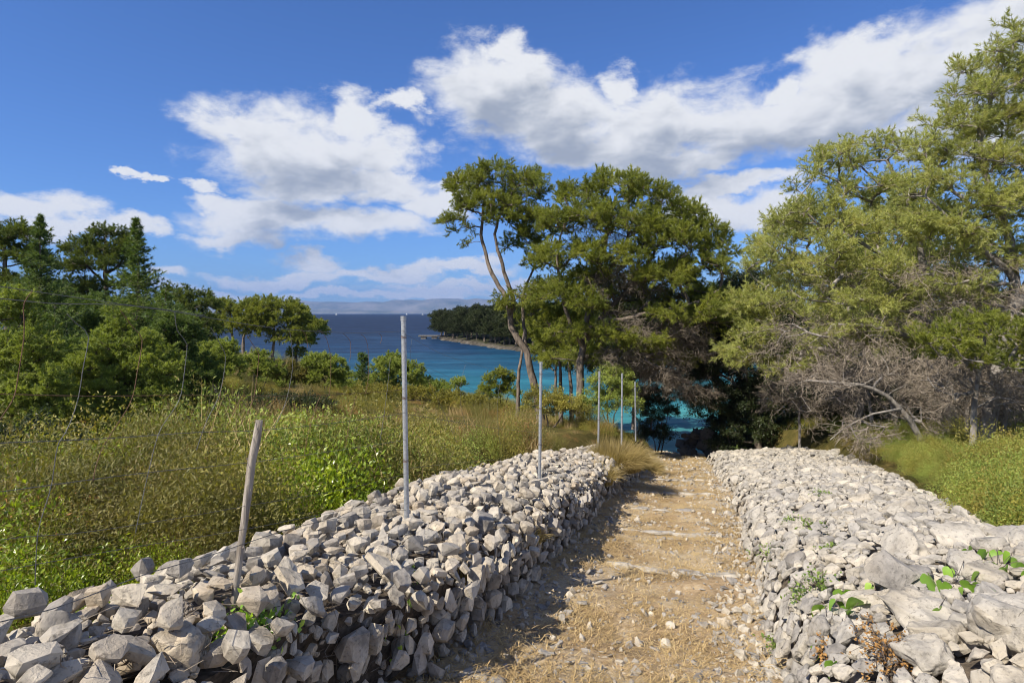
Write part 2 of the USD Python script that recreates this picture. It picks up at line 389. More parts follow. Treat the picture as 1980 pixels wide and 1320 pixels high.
LENTISK = leaf_look('bright_leaves', [(0.0, (0.042, 0.0672, 0.0084)), (0.5, (0.1428, 0.1974, 0.0134)), (1.0, (0.294, 0.3192, 0.0294))], patch=0.4, trans=0.4, rough=0.35, spec=0.5, patch_scale=1.6, yellow_amount=0.0)
OLIVE = leaf_look('olive_scrub', [(0.0, (0.042, 0.0462, 0.0134)), (0.5, (0.105, 0.1008, 0.0252)), (1.0, (0.1932, 0.168, 0.042))], patch=0.6, trans=0.3, patch_scale=0.8, yellow=(0.20, 0.13, 0.06), yellow_amount=0.5)
SMILAX = leaf_look('smilax_leaves', [(0.0, (0.07, 0.14, 0.02)), (0.5, (0.15, 0.26, 0.035)), (1.0, (0.24, 0.34, 0.05))], patch=0.3, trans=0.45, rough=0.3, spec=0.5, patch_scale=6.0, yellow_amount=0.0)

# ------------------------------------------------------------------ ground, track, sea, hills
CTRL = np.array([  # x, y, z
    (-5, 2, 5.0), (-8, 8, 4.7), (-20, 8, 5.0), (-15, 15, 4.2), (-40, 10, 5.5), (-30, 30, 3.2), (-10, 30, 2.5), (-4, 24, 3.0), (0, 12, 4.1), (-3, 6, 4.75), (-25, 50, 1.7), (-45, 50, 2.2),
    (-65, 30, 4.5), (-12, 45, 1.3), (-5, 45, 0.7), (2, 45, 0), (-6, 52, 0), (-17, 62, 0.0), (-23, 72, 0), (-24, 80, 0), (-21, 66, 0.7), (-25, 70, 1.2), (-40, 88, 0), (-35, 75, 1.8), (-70, 95, 0), (-60, 75, 2.5),
    (6, 36, 0), (9, 32.5, 0), (13, 34, 0), (20, 38, 0), (30, 50, 0), (45, 70, 0), (70, 100, 0), (0, 60, -2.5), (-15, 80, -3), (10, 60, -3), (-30, 105, -3), (15, 48, -2.5), (30, 80, -3),
    (6, 8, 4.6), (10, 13, 3.95), (15, 15, 4.1), (12, 24, 2.3), (25, 20, 4.0), (40, 40, 3), (18, 30, 1.6), (30, 10, 5.5), (60, 60, 3), (10, 0, 5.9), (30, -20, 8), (0, -20, 8.8), (-30, -20, 7.5), (80, 0, 8),
    (-80, -10, 7), (-80, 60, 4), (80, 50, 4), (80, -30, 9), (-80, -40, 9), (0, -40, 11), (-10, 105, -4), (40, 105, -4), (80, 110, -1), (-80, 110, -2)])
_rbf = RBFInterpolator(CTRL[:, :2], CTRL[:, 2], kernel='linear', smoothing=0.05)
_gx, _gy = np.linspace(-90, 90, 181), np.linspace(-45, 115, 161)
_gz = _rbf(np.stack(np.meshgrid(_gx, _gy, indexing='ij'), -1).reshape(-1, 2)).reshape(181, 161)
def base_z(x, y):
    x, y = np.clip(x, -89.9, 89.9), np.clip(y, -44.9, 114.9)
    i, j = np.floor(x + 90).astype(int), np.floor(y + 45).astype(int)
    a, b = x + 90 - i, y + 45 - j
    return _gz[i, j] * (1 - a) * (1 - b) + _gz[i + 1, j] * a * (1 - b) + _gz[i, j + 1] * (1 - a) * b + _gz[i + 1, j + 1] * a * b

def left_out(s):
    return np.interp(s, [-2, 1.4, 2.4, 4, 7.3, 12, 16, 21, 33], [-2.55, -2.5, -2.62, -2.85, -3.15, -3.0, -2.6, -1.9, -1.6])
def right_out(s):
    return np.interp(s, [-2, 2, 5.5, 6.8, 9, 12, 16, 20, 24, 33], [2.1, 2.25, 2.5, 2.75, 3.1, 3.5, 4.1, 4.6, 4.2, 2.0])

def ground_z(x, y):
    x, y = np.asarray(x, float), np.asarray(y, float)
    z = base_z(x, y) + 0.25 * (meshkit.fbm(np.stack([x * .5, y * .5, 0 * x], -1), 3, 11) - .5)
    s, t = to_st(x, y)
    k = np.where(t < 0, smoothstep(-1.1, 0.3, t - left_out(s)), 1 - smoothstep(-0.9, 0.15, t - right_out(s))) * (1 - smoothstep(32, 36, s))
    return z * (1 - k) + (track_z(s) - 0.13) * k

EARTH = look('earth', {
    'g': ('geometry', {}),
    'n1': ('noise_texture', {'scale': 0.8, 'detail': 8.0, 'roughness': 0.65}),
    'n2': ('noise_texture', {'scale': 14.0, 'detail': 6.0, 'roughness': 0.7}),
    'r': ('rgb_ramp', {'ramp': [(0.3, (0.045, 0.05, 0.018)), (0.5, (0.11, 0.10, 0.035)), (0.7, (0.20, 0.155, 0.065))]}),
    'r2': ('rgb_ramp', {'ramp': [(0.3, (0.55, 0.5, 0.45)), (0.7, (1.2, 1.15, 1.05))]}),
    'm': ('mix_color', {'blend_type': 'multiply', 'fac': 1.0, 'use_clamp': False}),
    'b': ('bump', {'strength': 0.8, 'distance': 0.05}),
    'p': ('principled_bsdf', {'roughness': 1.0, 'specular_ior_level': 0.05}),
}, [('g.position', 'n1.vector'), ('g.position', 'n2.vector'), ('n1.fac', 'r.fac'), ('n2.fac', 'r2.fac'), ('r.color', 'm.a'), ('r2.color', 'm.b'), ('m.result', 'p.base_color'), ('n2.fac', 'b.height'), ('b.normal', 'p.normal')], 'p.BSDF')
p_ = part(None, 'ground', grid_mesh(np.arange(-90, 90.1, 0.85), np.arange(-45, 115.1, 0.85), ground_z), EARTH, smooth=True)
tag(p_, 'sloping scrubland running down to the sea', 'ground', kind='structure')

# the track: dry straw over trodden limestone grit, in long shallow steps
STEPS = [1.1, 4.0, 6.3, 8.0, 9.4, 10.9, 12.6, 14.6, 17.0, 19.6, 22.5, 25.5]
def left_edge(s):
    return np.interp(s, [-4, 1.4, 2.4, 3.4, 8, 10.2, 14, 20, 26, 33], [-1.95, -1.78, -1.62, -1.42, -1.34, -1.42, -1.3, -1.12, -1.08, -1.05])
def right_edge(s):
    return np.interp(s, [-4, 3, 4.7, 5.5, 7.6, 10.2, 13.7, 20.6, 29, 33], [.5, .52, .56, .64, .76, .83, .9, .88, .62, .6])
def path_z(x, y):
    s, t = to_st(x, y)
    s = np.asarray(s, float)
    z = track_z(s)
    saw = np.zeros_like(s)
    for a, b in zip(STEPS[:-1], STEPS[1:]):          # tread a little flatter than the fall of the track, then a low riser
        k = (s - a) / (b - a)
        rise = 0.11 * np.where((k > 0) & (k <= 1), (k - smoothstep(0.93, 1.0, k)), 0)
        saw = saw + rise
    n = meshkit.fbm(np.stack([x * 1.6, y * 1.6, 0 * x], -1), 4, 3) - .5
    n2 = meshkit.fbm(np.stack([x * 9, y * 9, 0 * x], -1), 3, 8) - .5
    dip = 0.05 * np.exp(-((t + 0.35) / 0.5) ** 2)
    return z + saw + 0.10 * n + 0.035 * n2 - dip

PATH = look('trodden_track', {
    'g': ('geometry', {}),
    'n1': ('noise_texture', {'scale': 1.3, 'detail': 8.0, 'roughness': 0.62}),
    'n2': ('noise_texture', {'scale': 26.0, 'detail': 7.0, 'roughness': 0.7}),
    'v': ('voronoi_texture', {'scale': 34.0, 'feature': 'f1', 'randomness': 1.0}),
    'r': ('rgb_ramp', {'ramp': [(0.32, (0.20, 0.15, 0.095)), (0.46, (0.37, 0.275, 0.165)), (0.57, (0.45, 0.365, 0.245)), (0.68, (0.46, 0.415, 0.34))]}),
    'r2': ('rgb_ramp', {'ramp': [(0.28, (0.62, 0.56, 0.5)), (0.5, (1.0, 0.98, 0.95)), (0.72, (1.28, 1.25, 1.2))]}),
    'm': ('mix_color', {'blend_type': 'multiply', 'fac': 1.0, 'use_clamp': False}),
    'vr': ('map_range', {'from_min': 0.30, 'from_max': 0.16, 'to_min': 0.0, 'to_max': 1.0, 'clamp': True}),
    'vm': ('math', {'math_type': 'multiply'}),
    'nr': ('map_range', {'from_min': 0.45, 'from_max': 0.62, 'to_min': 0.15, 'to_max': 0.9, 'clamp': True}),
    'm2': ('mix_color', {'b': (0.46, 0.42, 0.36)}),
    'b': ('bump', {'strength': 0.9, 'distance': 0.025}),
    'p': ('principled_bsdf', {'roughness': 1.0, 'specular_ior_level': 0.08}),
}, [('g.position', 'n1.vector'), ('g.position', 'n2.vector'), ('g.position', 'v.vector'), ('n1.fac', 'r.fac'), ('n2.fac', 'r2.fac'), ('r.color', 'm.a'), ('r2.color', 'm.b'), ('v.distance', 'vr.value'), ('n1.fac', 'nr.value'),
    ('vr.result', 'vm.value1'), ('nr.result', 'vm.value2'), ('vm.value', 'm2.fac'), ('m.result', 'm2.a'), ('m2.result', 'p.base_color'), ('n2.fac', 'b.height'), ('b.normal', 'p.normal')], 'p.BSDF')
def path_mesh():
    ss = np.concatenate([np.arange(-4, 8, 0.06), np.arange(8, 16, 0.12), np.arange(16, 33.5, 0.25)])
    ts = np.linspace(-2.15, 1.15, 56)
    gs, gt = np.meshgrid(ss, ts, indexing='ij')
    x, y = to_xy(gs.ravel(), gt.ravel())
    n, m = len(ss), len(ts)
    i = (np.arange(n - 1)[:, None] * m + np.arange(m - 1)[None]).ravel()
    return np.stack([x, y, path_z(x, y)], 1), np.vstack([np.stack([i, i + m + 1, i + m], 1), np.stack([i, i + 1, i + m + 1], 1)])
v_, f_ = path_mesh()
p_ = part(None, 'path', (v_, f_[:, ::-1]), PATH, smooth=True)
tag(p_, 'straw covered stepped track leading down to the water between two stone walls', 'path', kind='structure')

SEA = look('sea_water', {
    'g': ('geometry', {}),
    'sx': ('separate_xyz', {}),
    'nz': ('noise_texture', {'scale': 0.045, 'detail': 4.0, 'roughness': 0.6}),
    'a1': ('math', {'math_type': 'multiply_add', 'value2': -0.75}),
    'a2': ('math', {'math_type': 'multiply_add', 'value2': 60.0}),
    'lg': ('map_range', {'from_min': 40.0, 'from_max': 330.0, 'to_min': 0.0, 'to_max': 1.0, 'clamp': True}),
    'r': ('rgb_ramp', {'ramp': [(0.0, (0.06, 0.20, 0.195)), (0.10, (0.028, 0.165, 0.195)), (0.22, (0.014, 0.085, 0.145)), (0.40, (0.010, 0.036, 0.085)), (1.0, (0.008, 0.020, 0.052))]}),
    'mp1': ('mapping', {'scale': (0.55, 1.0, 1.0), 'rotation': (0, 0, 0.35)}),
    'w1': ('noise_texture', {'scale': 0.55, 'detail': 5.0, 'roughness': 0.6}),
    'w2': ('noise_texture', {'scale': 0.10, 'detail': 3.0, 'roughness': 0.55}),
    'ws': ('math', {'math_type': 'multiply_add', 'value2': 0.22}),
    'b': ('bump', {'strength': 1.0, 'distance': 1.0}),
    'mp3': ('mapping', {'scale': (0.05, 0.16, 1.0), 'rotation': (0, 0, 0.2)}),
    'w3': ('noise_texture', {'scale': 1.0, 'detail': 6.0, 'roughness': 0.7}),
    'w3r': ('rgb_ramp', {'ramp': [(0.32, (.55, .58, .62)), (0.5, (.95, .97, 1.0)), (0.66, (1.6, 1.5, 1.42))]}),     # patches of rough and smooth water
    'wm': ('mix_color', {'blend_type': 'multiply', 'fac': 1.0, 'use_clamp': False}),
    'df': ('diffuse_bsdf', {}),
    'gl': ('glossy_bsdf', {'color': (0.95, 0.97, 1.0), 'roughness': 0.28}),
    'fr': ('fresnel', {'IOR': 1.33}),
    'fm': ('map_range', {'from_min': 0.02, 'from_max': 0.55, 'to_min': 0.022, 'to_max': 0.095, 'clamp': True}),     # wave slopes keep a ruffled sea from mirroring fully at a low angle
    'mx': ('mix_closure', {}),
}, [('g.position', 'sx.vector'), ('g.position', 'nz.vector'), ('sx.x', 'a1.value1'), ('sx.y', 'a1.value3'), ('nz.fac', 'a2.value1'), ('a1.value', 'a2.value3'), ('a2.value', 'lg.value'), ('lg.result', 'r.fac'),
    ('g.position', 'mp3.vector'), ('mp3.vector', 'w3.vector'), ('w3.fac', 'w3r.fac'), ('r.color', 'wm.a'), ('w3r.color', 'wm.b'), ('wm.result', 'df.color'), ('g.position', 'mp1.vector'), ('mp1.vector', 'w1.vector'), ('mp1.vector', 'w2.vector'), ('w1.fac', 'ws.value1'), ('w2.fac', 'ws.value3'), ('ws.value', 'b.height'), ('b.normal', 'gl.normal'), ('b.normal', 'df.normal'),
    ('fr.fac', 'fm.value'), ('fm.result', 'mx.fac'), ('df.BSDF', 'mx.closure1'), ('gl.BSDF', 'mx.closure2')], 'mx.closure')
def sea_mesh():
    """Rings round the shore out to the horizon, with wind chop; finest over the bay in front of the track."""
    rad = np.concatenate([[0.5, 20], 27 * 1.0125 ** np.arange(330), [2200, 3200, 5000, 9000, 16000, 26000]])
    ang = np.concatenate([np.linspace(-.80, .80, 330), np.linspace(.80, 2 * math.pi - .80, 60)[1:-1]])          # from the view direction, clockwise
    g, h = np.meshgrid(rad, ang, indexing='ij')
    x, y = (g * np.sin(h)).ravel(), (g * np.cos(h)).ravel()
    u, w = x * .94 + y * .34, y * .94 - x * .34
    z = .30 * (meshkit.fbm(np.stack([u * .16, w * .30, 0 * u], -1), 4, 70) - .5) + .16 * (meshkit.fbm(np.stack([u * .55, w * .95, 0 * u], -1), 3, 71) - .5)
    ridge_ = 1 - np.abs(2 * meshkit.noise(np.stack([u * .22, w * .45, 0 * u], -1), 72) - 1)
    z = (z + .10 * (ridge_ ** 2 - .3)) * np.clip(.35 + g.ravel() / 140.0, .4, 1.35) * (g.ravel() < 2000) * (g.ravel() > 21)
    n, m = len(rad), len(ang)
    i = (np.arange(n - 1)[:, None] * m + np.arange(m)[None]).ravel()
    j = (np.arange(n - 1)[:, None] * m + (np.arange(m)[None] + 1) % m).ravel()
    return np.stack([x, y, z], 1), np.vstack([np.stack([i, j + m, j], 1), np.stack([i, i + m, j + m], 1)])[:, ::-1].copy()
v_, f_ = sea_mesh()
if np.cross(v_[f_[0, 1]] - v_[f_[0, 0]], v_[f_[0, 2]] - v_[f_[0, 0]])[2] < 0:
    f_ = f_[:, ::-1].copy()
p_ = part(None, 'sea', (v_, f_), SEA, smooth=True)
tag(p_, 'wind ruffled sea, turquoise in the bay and deep blue towards the horizon', 'sea', kind='structure')

# far mainland mountains across the channel
HILL = plain_look('far_hill', (0.09, 0.10, 0.06), (0.24, 0.22, 0.18), 0.0011, 1.0, 0, 0.05)
def ridge(y, u0, u1, tops, depth, seed, step=40):
    """A mountain chain: tops are (u, v) of the skyline as seen across the water."""
    us = np.linspace(u0, u1, step * 4)
    tu, tv = zip(*tops)
    h = (606.0 - np.interp(us, tu, tv)) / 1150.0 * y + EYE
    h = h + (meshkit.fbm(np.stack([us * .05, 0 * us, 0 * us], -1), 5, seed) - .5) * 0.35 * h
    rows, v = 15, []
    for k in range(rows):
        q = k / (rows - 1)
        prof = math.sin(math.pi * q) ** 0.8
        rough = 0.55 + 0.9 * (meshkit.fbm(np.stack([us * .035, 0 * us + q * 5, 0 * us], -1), 5, seed + 3) - .5 * (1 - prof)) if 0 < k < rows - 1 else 1
        zz = h * prof * np.where(abs(q - .5) < .01, 1, np.clip(rough, .2, 1.0)) - 3 * (prof < .01)
        yy = y + (q - .5) * depth
        v.append(np.stack([(us - 990) / 1150 * y, 0 * us + yy, zz], 1))
    v = np.vstack(v)
    n = len(us)
    i = (np.arange(rows - 1)[:, None] * n + np.arange(n - 1)[None]).ravel()
    return v, np.vstack([np.stack([i, i + 1, i + n + 1], 1), np.stack([i, i + n + 1, i + n], 1)])
p_ = part(None, 'far_mountains', ridge(19500, -400, 2400, [(-400, 588), (0, 590), (430, 588), (560, 580), (640, 583), (700, 585), (790, 581), (850, 575), (960, 581), (1100, 586), (1400, 583), (1800, 588), (2400, 585)], 3500, 5), HILL, smooth=True)
tag(p_, 'long blue mountain chain on the far side of the channel', 'mountains', kind='structure')
p_ = part(None, 'far_shore_hills', ridge(15500, -400, 2400, [(-400, 598), (300, 600), (600, 599), (800, 600), (1000, 598), (1500, 600), (2400, 598)], 2200, 21), HILL, smooth=True)
tag(p_, 'low hazy foothills along the far shore', 'hills', kind='structure')

def haze_box():
    m = trimesh.creation.box((50000, 50000, 1000))
    m.apply_translation((0, 0, 500 - 6))
    return m.vertices, m.faces
HAZE = usdkit.material(stage, '/World/Looks/haze_air', {'v': ('principled_volume', {'color': (0.21, 0.40, 0.80), 'density': 4.8e-5, 'anisotropy': 0.1})}, [], volume='v.volume')
p_ = part(None, 'haze', haze_box(), HAZE)
tag(p_, 'thin blue sea haze in the air', 'haze', kind='stuff')

# ------------------------------------------------------------------ dry stone walls
def rock_shape(rng, flat, detail):
    """An angular limestone lump about one unit across, short along z."""
    if rng.uniform() < .7:                                                # a broken block: two uneven bedding faces and chipped sides
        n = int(rng.integers(5, 9))
        ang = np.sort(rng.uniform(0, 2 * math.pi, n)) * .35 + np.arange(n) / n * 2 * math.pi * .65 + rng.uniform(0, 6)
        rad = rng.uniform(.36, .56, n)
        wide = rng.uniform(.5, .9)
        ring = np.stack([rad * np.cos(ang), rad * np.sin(ang) * wide], 1)
        tilt = rng.normal(0, .12, 4)
        top = np.column_stack([ring * rng.uniform(.62, 1.0, (n, 1)), .5 * flat * rng.uniform(.7, 1.15, n) + ring @ tilt[:2]])
        bot = np.column_stack([ring * rng.uniform(.7, 1.05, (n, 1)), -.5 * flat * rng.uniform(.7, 1.15, n) + ring @ tilt[2:]])
        mid = np.column_stack([ring * rng.uniform(.95, 1.12, (n, 1)), flat * rng.normal(0, .14, n)])
        d = np.vstack([top, bot, mid])
    else:
        n = int(rng.integers(14, 22))
        d = unit(rng.normal(size=(n, 3)))
        d = d / (np.abs(d) ** 4).sum(1, keepdims=True) ** .25            # boxy rather than round
        d *= rng.uniform(.8, 1.08, (n, 1)) * 0.5
        d *= np.array([1.0, rng.uniform(.5, .9), flat * rng.uniform(.8, 1.15)])
    m = trimesh.convex.convex_hull(d)
    v, f = np.array(m.vertices), np.array(m.faces)
    if detail:
        for _ in range(detail):
            v, f = trimesh.remesh.subdivide(v, f)
        mm = trimesh.Trimesh(v, f, process=True)
        k = rng.uniform(0, 50)
        nn = meshkit.fbm(mm.vertices * 3.1 + k, 4, 5) - .5
        n2 = meshkit.fbm(mm.vertices * 8.0 + k, 3, 9) - .5
        v, f = np.array(mm.vertices) + mm.vertex_normals * (0.17 * nn + 0.13 * n2)[:, None] * np.array([1, 1, .8]), np.array(mm.faces)
    return v, f

_rs = np.random.default_rng(101)
ROCK_LOW = [rock_shape(_rs, fl, 0) for fl in (.28, .34, .4, .47, .54, .62) for _ in range(5)]
ROCK_FLAT = [rock_shape(_rs, fl, 0) for fl in (.22, .28, .34, .4) for _ in range(6)]

def scatter_wall(profile, s0, s1, classes, seed):
    """Dart throwing over the wall's surface (along s, along the profile's arc). Returns s, arc, diameter."""
    rng = np.random.default_rng(seed)
    cell, grid, out = 0.45, {}, []
    for dmin, dmax, tries, pack in classes:
        ss = rng.uniform(s0, s1, tries)
        aa = rng.uniform(0, 1, tries)
        dd = dmin + (dmax - dmin) * rng.uniform(0, 1, tries) ** 1.6
        length = np.interp(ss, profile['s'], profile['len'])
        for s, a, d in zip(ss, aa * length, dd):
            ci, cj = int(s // cell), int(a // cell)
            ok = True
            for i in (ci - 1, ci, ci + 1):
                for j in (cj - 1, cj, cj + 1):
                    for (s2, a2, d2) in grid.get((i, j), ()):
                        if (s - s2) ** 2 + (a - a2) ** 2 < (pack * .5 * (d + d2)) ** 2:
                            ok = False
                            break
                    if not ok:
                        break
                if not ok:
                    break
            if ok:
                grid.setdefault((ci, cj), []).append((s, a, d))
                out.append((s, a, d))
    return np.array(out)

def make_profile(fun, s0, s1, closed=None):
    """fun(s) -> list of (t, h). Samples the cross-section along s."""
    ss = np.arange(s0, s1 + .01, 0.25)
    P = np.array([fun(s) for s in ss])
    seg = np.linalg.norm(np.diff(P, axis=1), axis=2)
    return dict(s=ss, P=P, arc=np.concatenate([np.zeros((len(ss), 1)), np.cumsum(seg, 1)], 1), len=seg.sum(1), fun=fun)

def on_profile(pr, s, a):
    """World position and outward normal at (s, arc)."""
    i = np.clip(((s - pr['s'][0]) / .25).astype(int), 0, len(pr['s']) - 1)
    th, nr = np.zeros((len(s), 2)), np.zeros((len(s), 2))
    for k in range(len(s)):
        arc, P = pr['arc'][i[k]], pr['P'][i[k]]
        j = min(max(np.searchsorted(arc, a[k]) - 1, 0), len(arc) - 2)
        w = min(max((a[k] - arc[j]) / max(arc[j + 1] - arc[j], 1e-6), 0), 1)
        th[k] = P[j] * (1 - w) + P[j + 1] * w
        # normal blended towards the neighbouring facet so that edges are rounded
        def fn(q):
            q = min(max(q, 0), len(arc) - 2)
            e = P[q + 1] - P[q]
            return np.array([-e[1], e[0]]) / max(np.hypot(*e), 1e-9)
        n = fn(j) * 1.0 + fn(j - 1) * max(0, .5 - w) + fn(j + 1) * max(0, w - .5)
        nr[k] = n / np.hypot(*n)
    x, y = to_xy(s, th[:, 0])
    pos = np.stack([x, y, track_z(s) + th[:, 1]], 1)
    nrm = np.stack([nr[:, 0] * DT[0], nr[:, 0] * DT[1], nr[:, 1]], 1)
    nrm[:, 2] += 0.0
    return pos, nrm

def place_rocks(pos, nrm, dia, shapes, rng, tilt, sink, long_axis=None):
    """World-space meshes of the rocks."""
    out = []
    along = np.array([DS[0], DS[1], -0.17])
    for p, n, d in zip(pos, nrm, dia):
        face = n[2] < .55                                   # the built face: stones laid flush
        z = unit(n + rng.normal(0, tilt * (.5 if face else 1), 3))
        ref = along + rng.normal(0, 0.9, 3) if long_axis is None else long_axis + rng.normal(0, .5, 3)
        x = unit(ref - z * (ref @ z))
        y = np.cross(z, x)
        v, f = shapes[int(rng.integers(len(shapes)))]
        v = v * d * rng.uniform(.9, 1.15, 3)
        out.append((v @ np.stack([x, y, z]) + p + n * d * (rng.uniform(sink[0], sink[1]) - (.24 if face else 0)), f))
    return out

def pixel_size(pos, dia):
    return np.where((pos[:, 1] > .4) & (np.abs(pos[:, 0] / np.maximum(pos[:, 1], .1)) < .90), dia * 1150 / np.maximum(pos[:, 1], .4), 0)

def core_mesh(pr, inset):
    n, m = pr['P'].shape[:2]
    P = pr['P'].copy()
    e = np.gradient(P, axis=1)
    nn = np.stack([-e[..., 1], e[..., 0]], -1)
    nn /= np.maximum(np.linalg.norm(nn, axis=-1, keepdims=True), 1e-9)
    P = P - nn * inset
    s = np.repeat(pr['s'][:, None], m, 1)
    x, y = to_xy(s, P[..., 0])
    v = np.stack([x, y, track_z(s) + P[..., 1]], -1).reshape(-1, 3)
    i = (np.arange(n - 1)[:, None] * m + np.arange(m - 1)[None]).ravel()
    return v, np.vstack([np.stack([i, i + m, i + m + 1], 1), np.stack([i, i + m + 1, i + 1], 1)])

def left_profile(s):
    foot, out = float(left_edge(s)), float(left_out(s))
    k = float(1 - smoothstep(15.0, 21.0, s)) * .55 + .45
    e = float(smoothstep(20.6, 21.3, s))
    bump = 0.07 * (meshkit.fbm(np.array([s * .9, 3.1, 0]), 3, 4) - .5)
    foot += 0.10 * (float(meshkit.fbm(np.array([s * 1.7, 9.1, 0]), 3, 14)) - .5) * 2
    out += 0.14 * (float(meshkit.fbm(np.array([s * 1.1, 5.1, 0]), 3, 15)) - .5) * 2
    h = (0.60 + 2.2 * bump) * k * (1 - e) - .1 * e
    mid = 0.5 * (foot + out)
    return [(out - .42, -0.05), (out - .12, h * .75), (out + .12, h * 1.08), (mid - .1, h * 1.17), (mid + .25, h * 1.14), (foot - .20, h * 1.05), (foot + .02, h * .96), (foot - .05, h * .55), (foot - .06, -0.12)]

def right_profile(s):
    foot, out = float(right_edge(s)), float(right_out(s))
    e = float(smoothstep(23.2, 24.0, s))
    bump = 0.08 * (meshkit.fbm(np.array([s * .8, 7.7, 0]), 3, 6) - .5)
    foot += 0.12 * (float(meshkit.fbm(np.array([s * 1.5, 2.1, 0]), 3, 16)) - .5) * 2
    out += 0.20 * (float(meshkit.fbm(np.array([s * 1.0, 4.1, 0]), 3, 17)) - .5) * 2
    h = (0.48 + 1.8 * bump) * (1 - e) - .1 * e
    top = (0.84 + 2.0 * bump) * (1 - e) - .1 * e
    w = out - foot
    return [(foot - .10, -0.12), (foot + .01, h * .42), (foot + .15, h * .86), (foot + .34, h * 1.06), (foot + .45 * w, h + .55 * (top - h)), (foot + .75 * w, top * .97), (out - .08, top), (out + .18, top * .82), (out + .5, 0.05)]

def build_wall(profile, s0, s1, classes, seed, label, shapes, tilt, sink, base_st, looks, detail_flat, flip, top_n=290):
    rng = np.random.default_rng(seed)
    pr = make_profile(profile, s0, s1)
    pts = scatter_wall(pr, s0, s1, classes, seed + 1)
    pos, nrm = on_profile(pr, pts[:, 0], pts[:, 1])
    if flip:
        nrm = -nrm
    dia = pts[:, 2]
    # what shows largest: facing the camera, near
    view = unit(np.array([0, 0, EYE]) - pos)
    px = pixel_size(pos, dia) * np.clip((nrm * view).sum(1) + .35, 0, 1)
    order = np.argsort(-px)
    bx, by = to_xy(*base_st)
    org = np.array([bx, by, float(track_z(base_st[0]))])
    w = thing('dry_stone_wall', label, 'stone wall', org)
    # core that closes the gaps
    cv, cf = core_mesh(pr, 0.085)
    part(w, 'rubble_fill', (cv, cf if not flip else cf[:, ::-1]), CORE, origin=org)
    near = order[:top_n]
    big = [rock_shape(rng, fl, 2) for fl in detail_flat for _ in range(9)]
    finest = [rock_shape(rng, fl, 3) for fl in detail_flat for _ in range(8)]
    rocks = place_rocks(pos[near[:130]], nrm[near[:130]], dia[near[:130]], finest, rng, tilt, sink) + place_rocks(pos[near[130:]], nrm[near[130:]], dia[near[130:]], big, rng, tilt, sink)
    for r in rocks:
        part(w, 'stone', r, looks, smooth=38, origin=org)
    rest = order[top_n:]
    k = int(min(700, len(rest)))
    mid = [rock_shape(rng, fl, 1) for fl in detail_flat for _ in range(7)]
    far = place_rocks(pos[rest[:k]], nrm[rest[:k]], dia[rest[:k]], mid, rng, tilt, sink) + place_rocks(pos[rest[k:]], nrm[rest[k:]], dia[rest[k:]], shapes, rng, tilt, sink)
    fill = scatter_wall(pr, s0, s1, [(.11, .17, 9000, .84)], seed + 5)
    fp, fn = on_profile(pr, fill[:, 0], fill[:, 1])
    far += place_rocks(fp, -fn if flip else fn, fill[:, 2], shapes, rng, .3, (-.62, -.42))
    part(w, 'small_stones', concat(far), looks, origin=org, kind='stuff', label='smaller rubble stones of the wall')
    return w, pr, pos, nrm, dia

LEFT_WALL, left_pr, lw_pos, lw_nrm, lw_dia = build_wall(left_profile, -1.2, 21.25, [(.18, .28, 70, .95), (.10, .16, 1700, .84), (.06, .10, 34000, .75), (.04, .06, 30000, .76)], 11,
    'rough dry stone wall of loose pale limestone rubble left of the track, carrying the fence posts', ROCK_LOW, .33, (-.14, .06), (4, -1.9), RUBBLE, (.30, .40, .52), True)
RIGHT_WALL, right_pr, rw_pos, rw_nrm, rw_dia = build_wall(right_profile, -1.2, 23.95, [(.30, .46, 70, .95), (.16, .28, 1700, .86), (.09, .16, 24000, .74), (.055, .09, 26000, .76)], 23,
    'broad sunlit wall of flat pale limestone slabs right of the track', ROCK_FLAT, .17, (-.06, .05), (4, 1.5), LIME, (.26, .34, .45), False)

# ------------------------------------------------------------------ plants
def tufts(P, A, n, length, width, spread, rng, droop=0.0):
    """n thin needles (one triangle each) round each twig point P with axis A."""
    N = len(P)
    P, A = np.repeat(P, n, 0), np.repeat(unit(A), n, 0)
    d = unit(A + spread * rng.normal(size=A.shape))
    d[:, 2] -= droop
    L = length * rng.uniform(.6, 1.15, (len(P), 1))
    base = P - A * L * rng.uniform(0, .5, (len(P), 1))
    side = unit(np.cross(d, rng.normal(size=d.shape))) * (width * .5)
    v = np.stack([base - side, base + side, base + d * L], 1).reshape(-1, 3)
    return v, np.arange(len(v)).reshape(-1, 3)

def leaves(P, A, n, length, width, spread, rng, up=0.3):
    """n small pointed leaves (two triangles each, folded) round each twig point."""
    P, A = np.repeat(P, n, 0), np.repeat(unit(A), n, 0)
    d = unit(A * .5 + spread * rng.normal(size=A.shape) + np.array([0, 0, up]))
    L = length * rng.uniform(.6, 1.2, (len(P), 1))
    base = P + rng.normal(size=P.shape) * length * .6
    side = unit(np.cross(d, rng.normal(size=d.shape) + np.array([0, 0, 1.2])))
    W = width * rng.uniform(.7, 1.2, (len(P), 1)) * .5
    nrm = np.cross(side, d)
    mid = base + d * L * .45
    v = np.stack([base, mid + side * W + nrm * W * .35, base + d * L, mid - side * W + nrm * W * .35], 1).reshape(-1, 3)
    k = np.arange(len(P))[:, None] * 4
    return v, np.vstack([k + np.array([[0, 1, 2]]), k + np.array([[0, 2, 3]])])

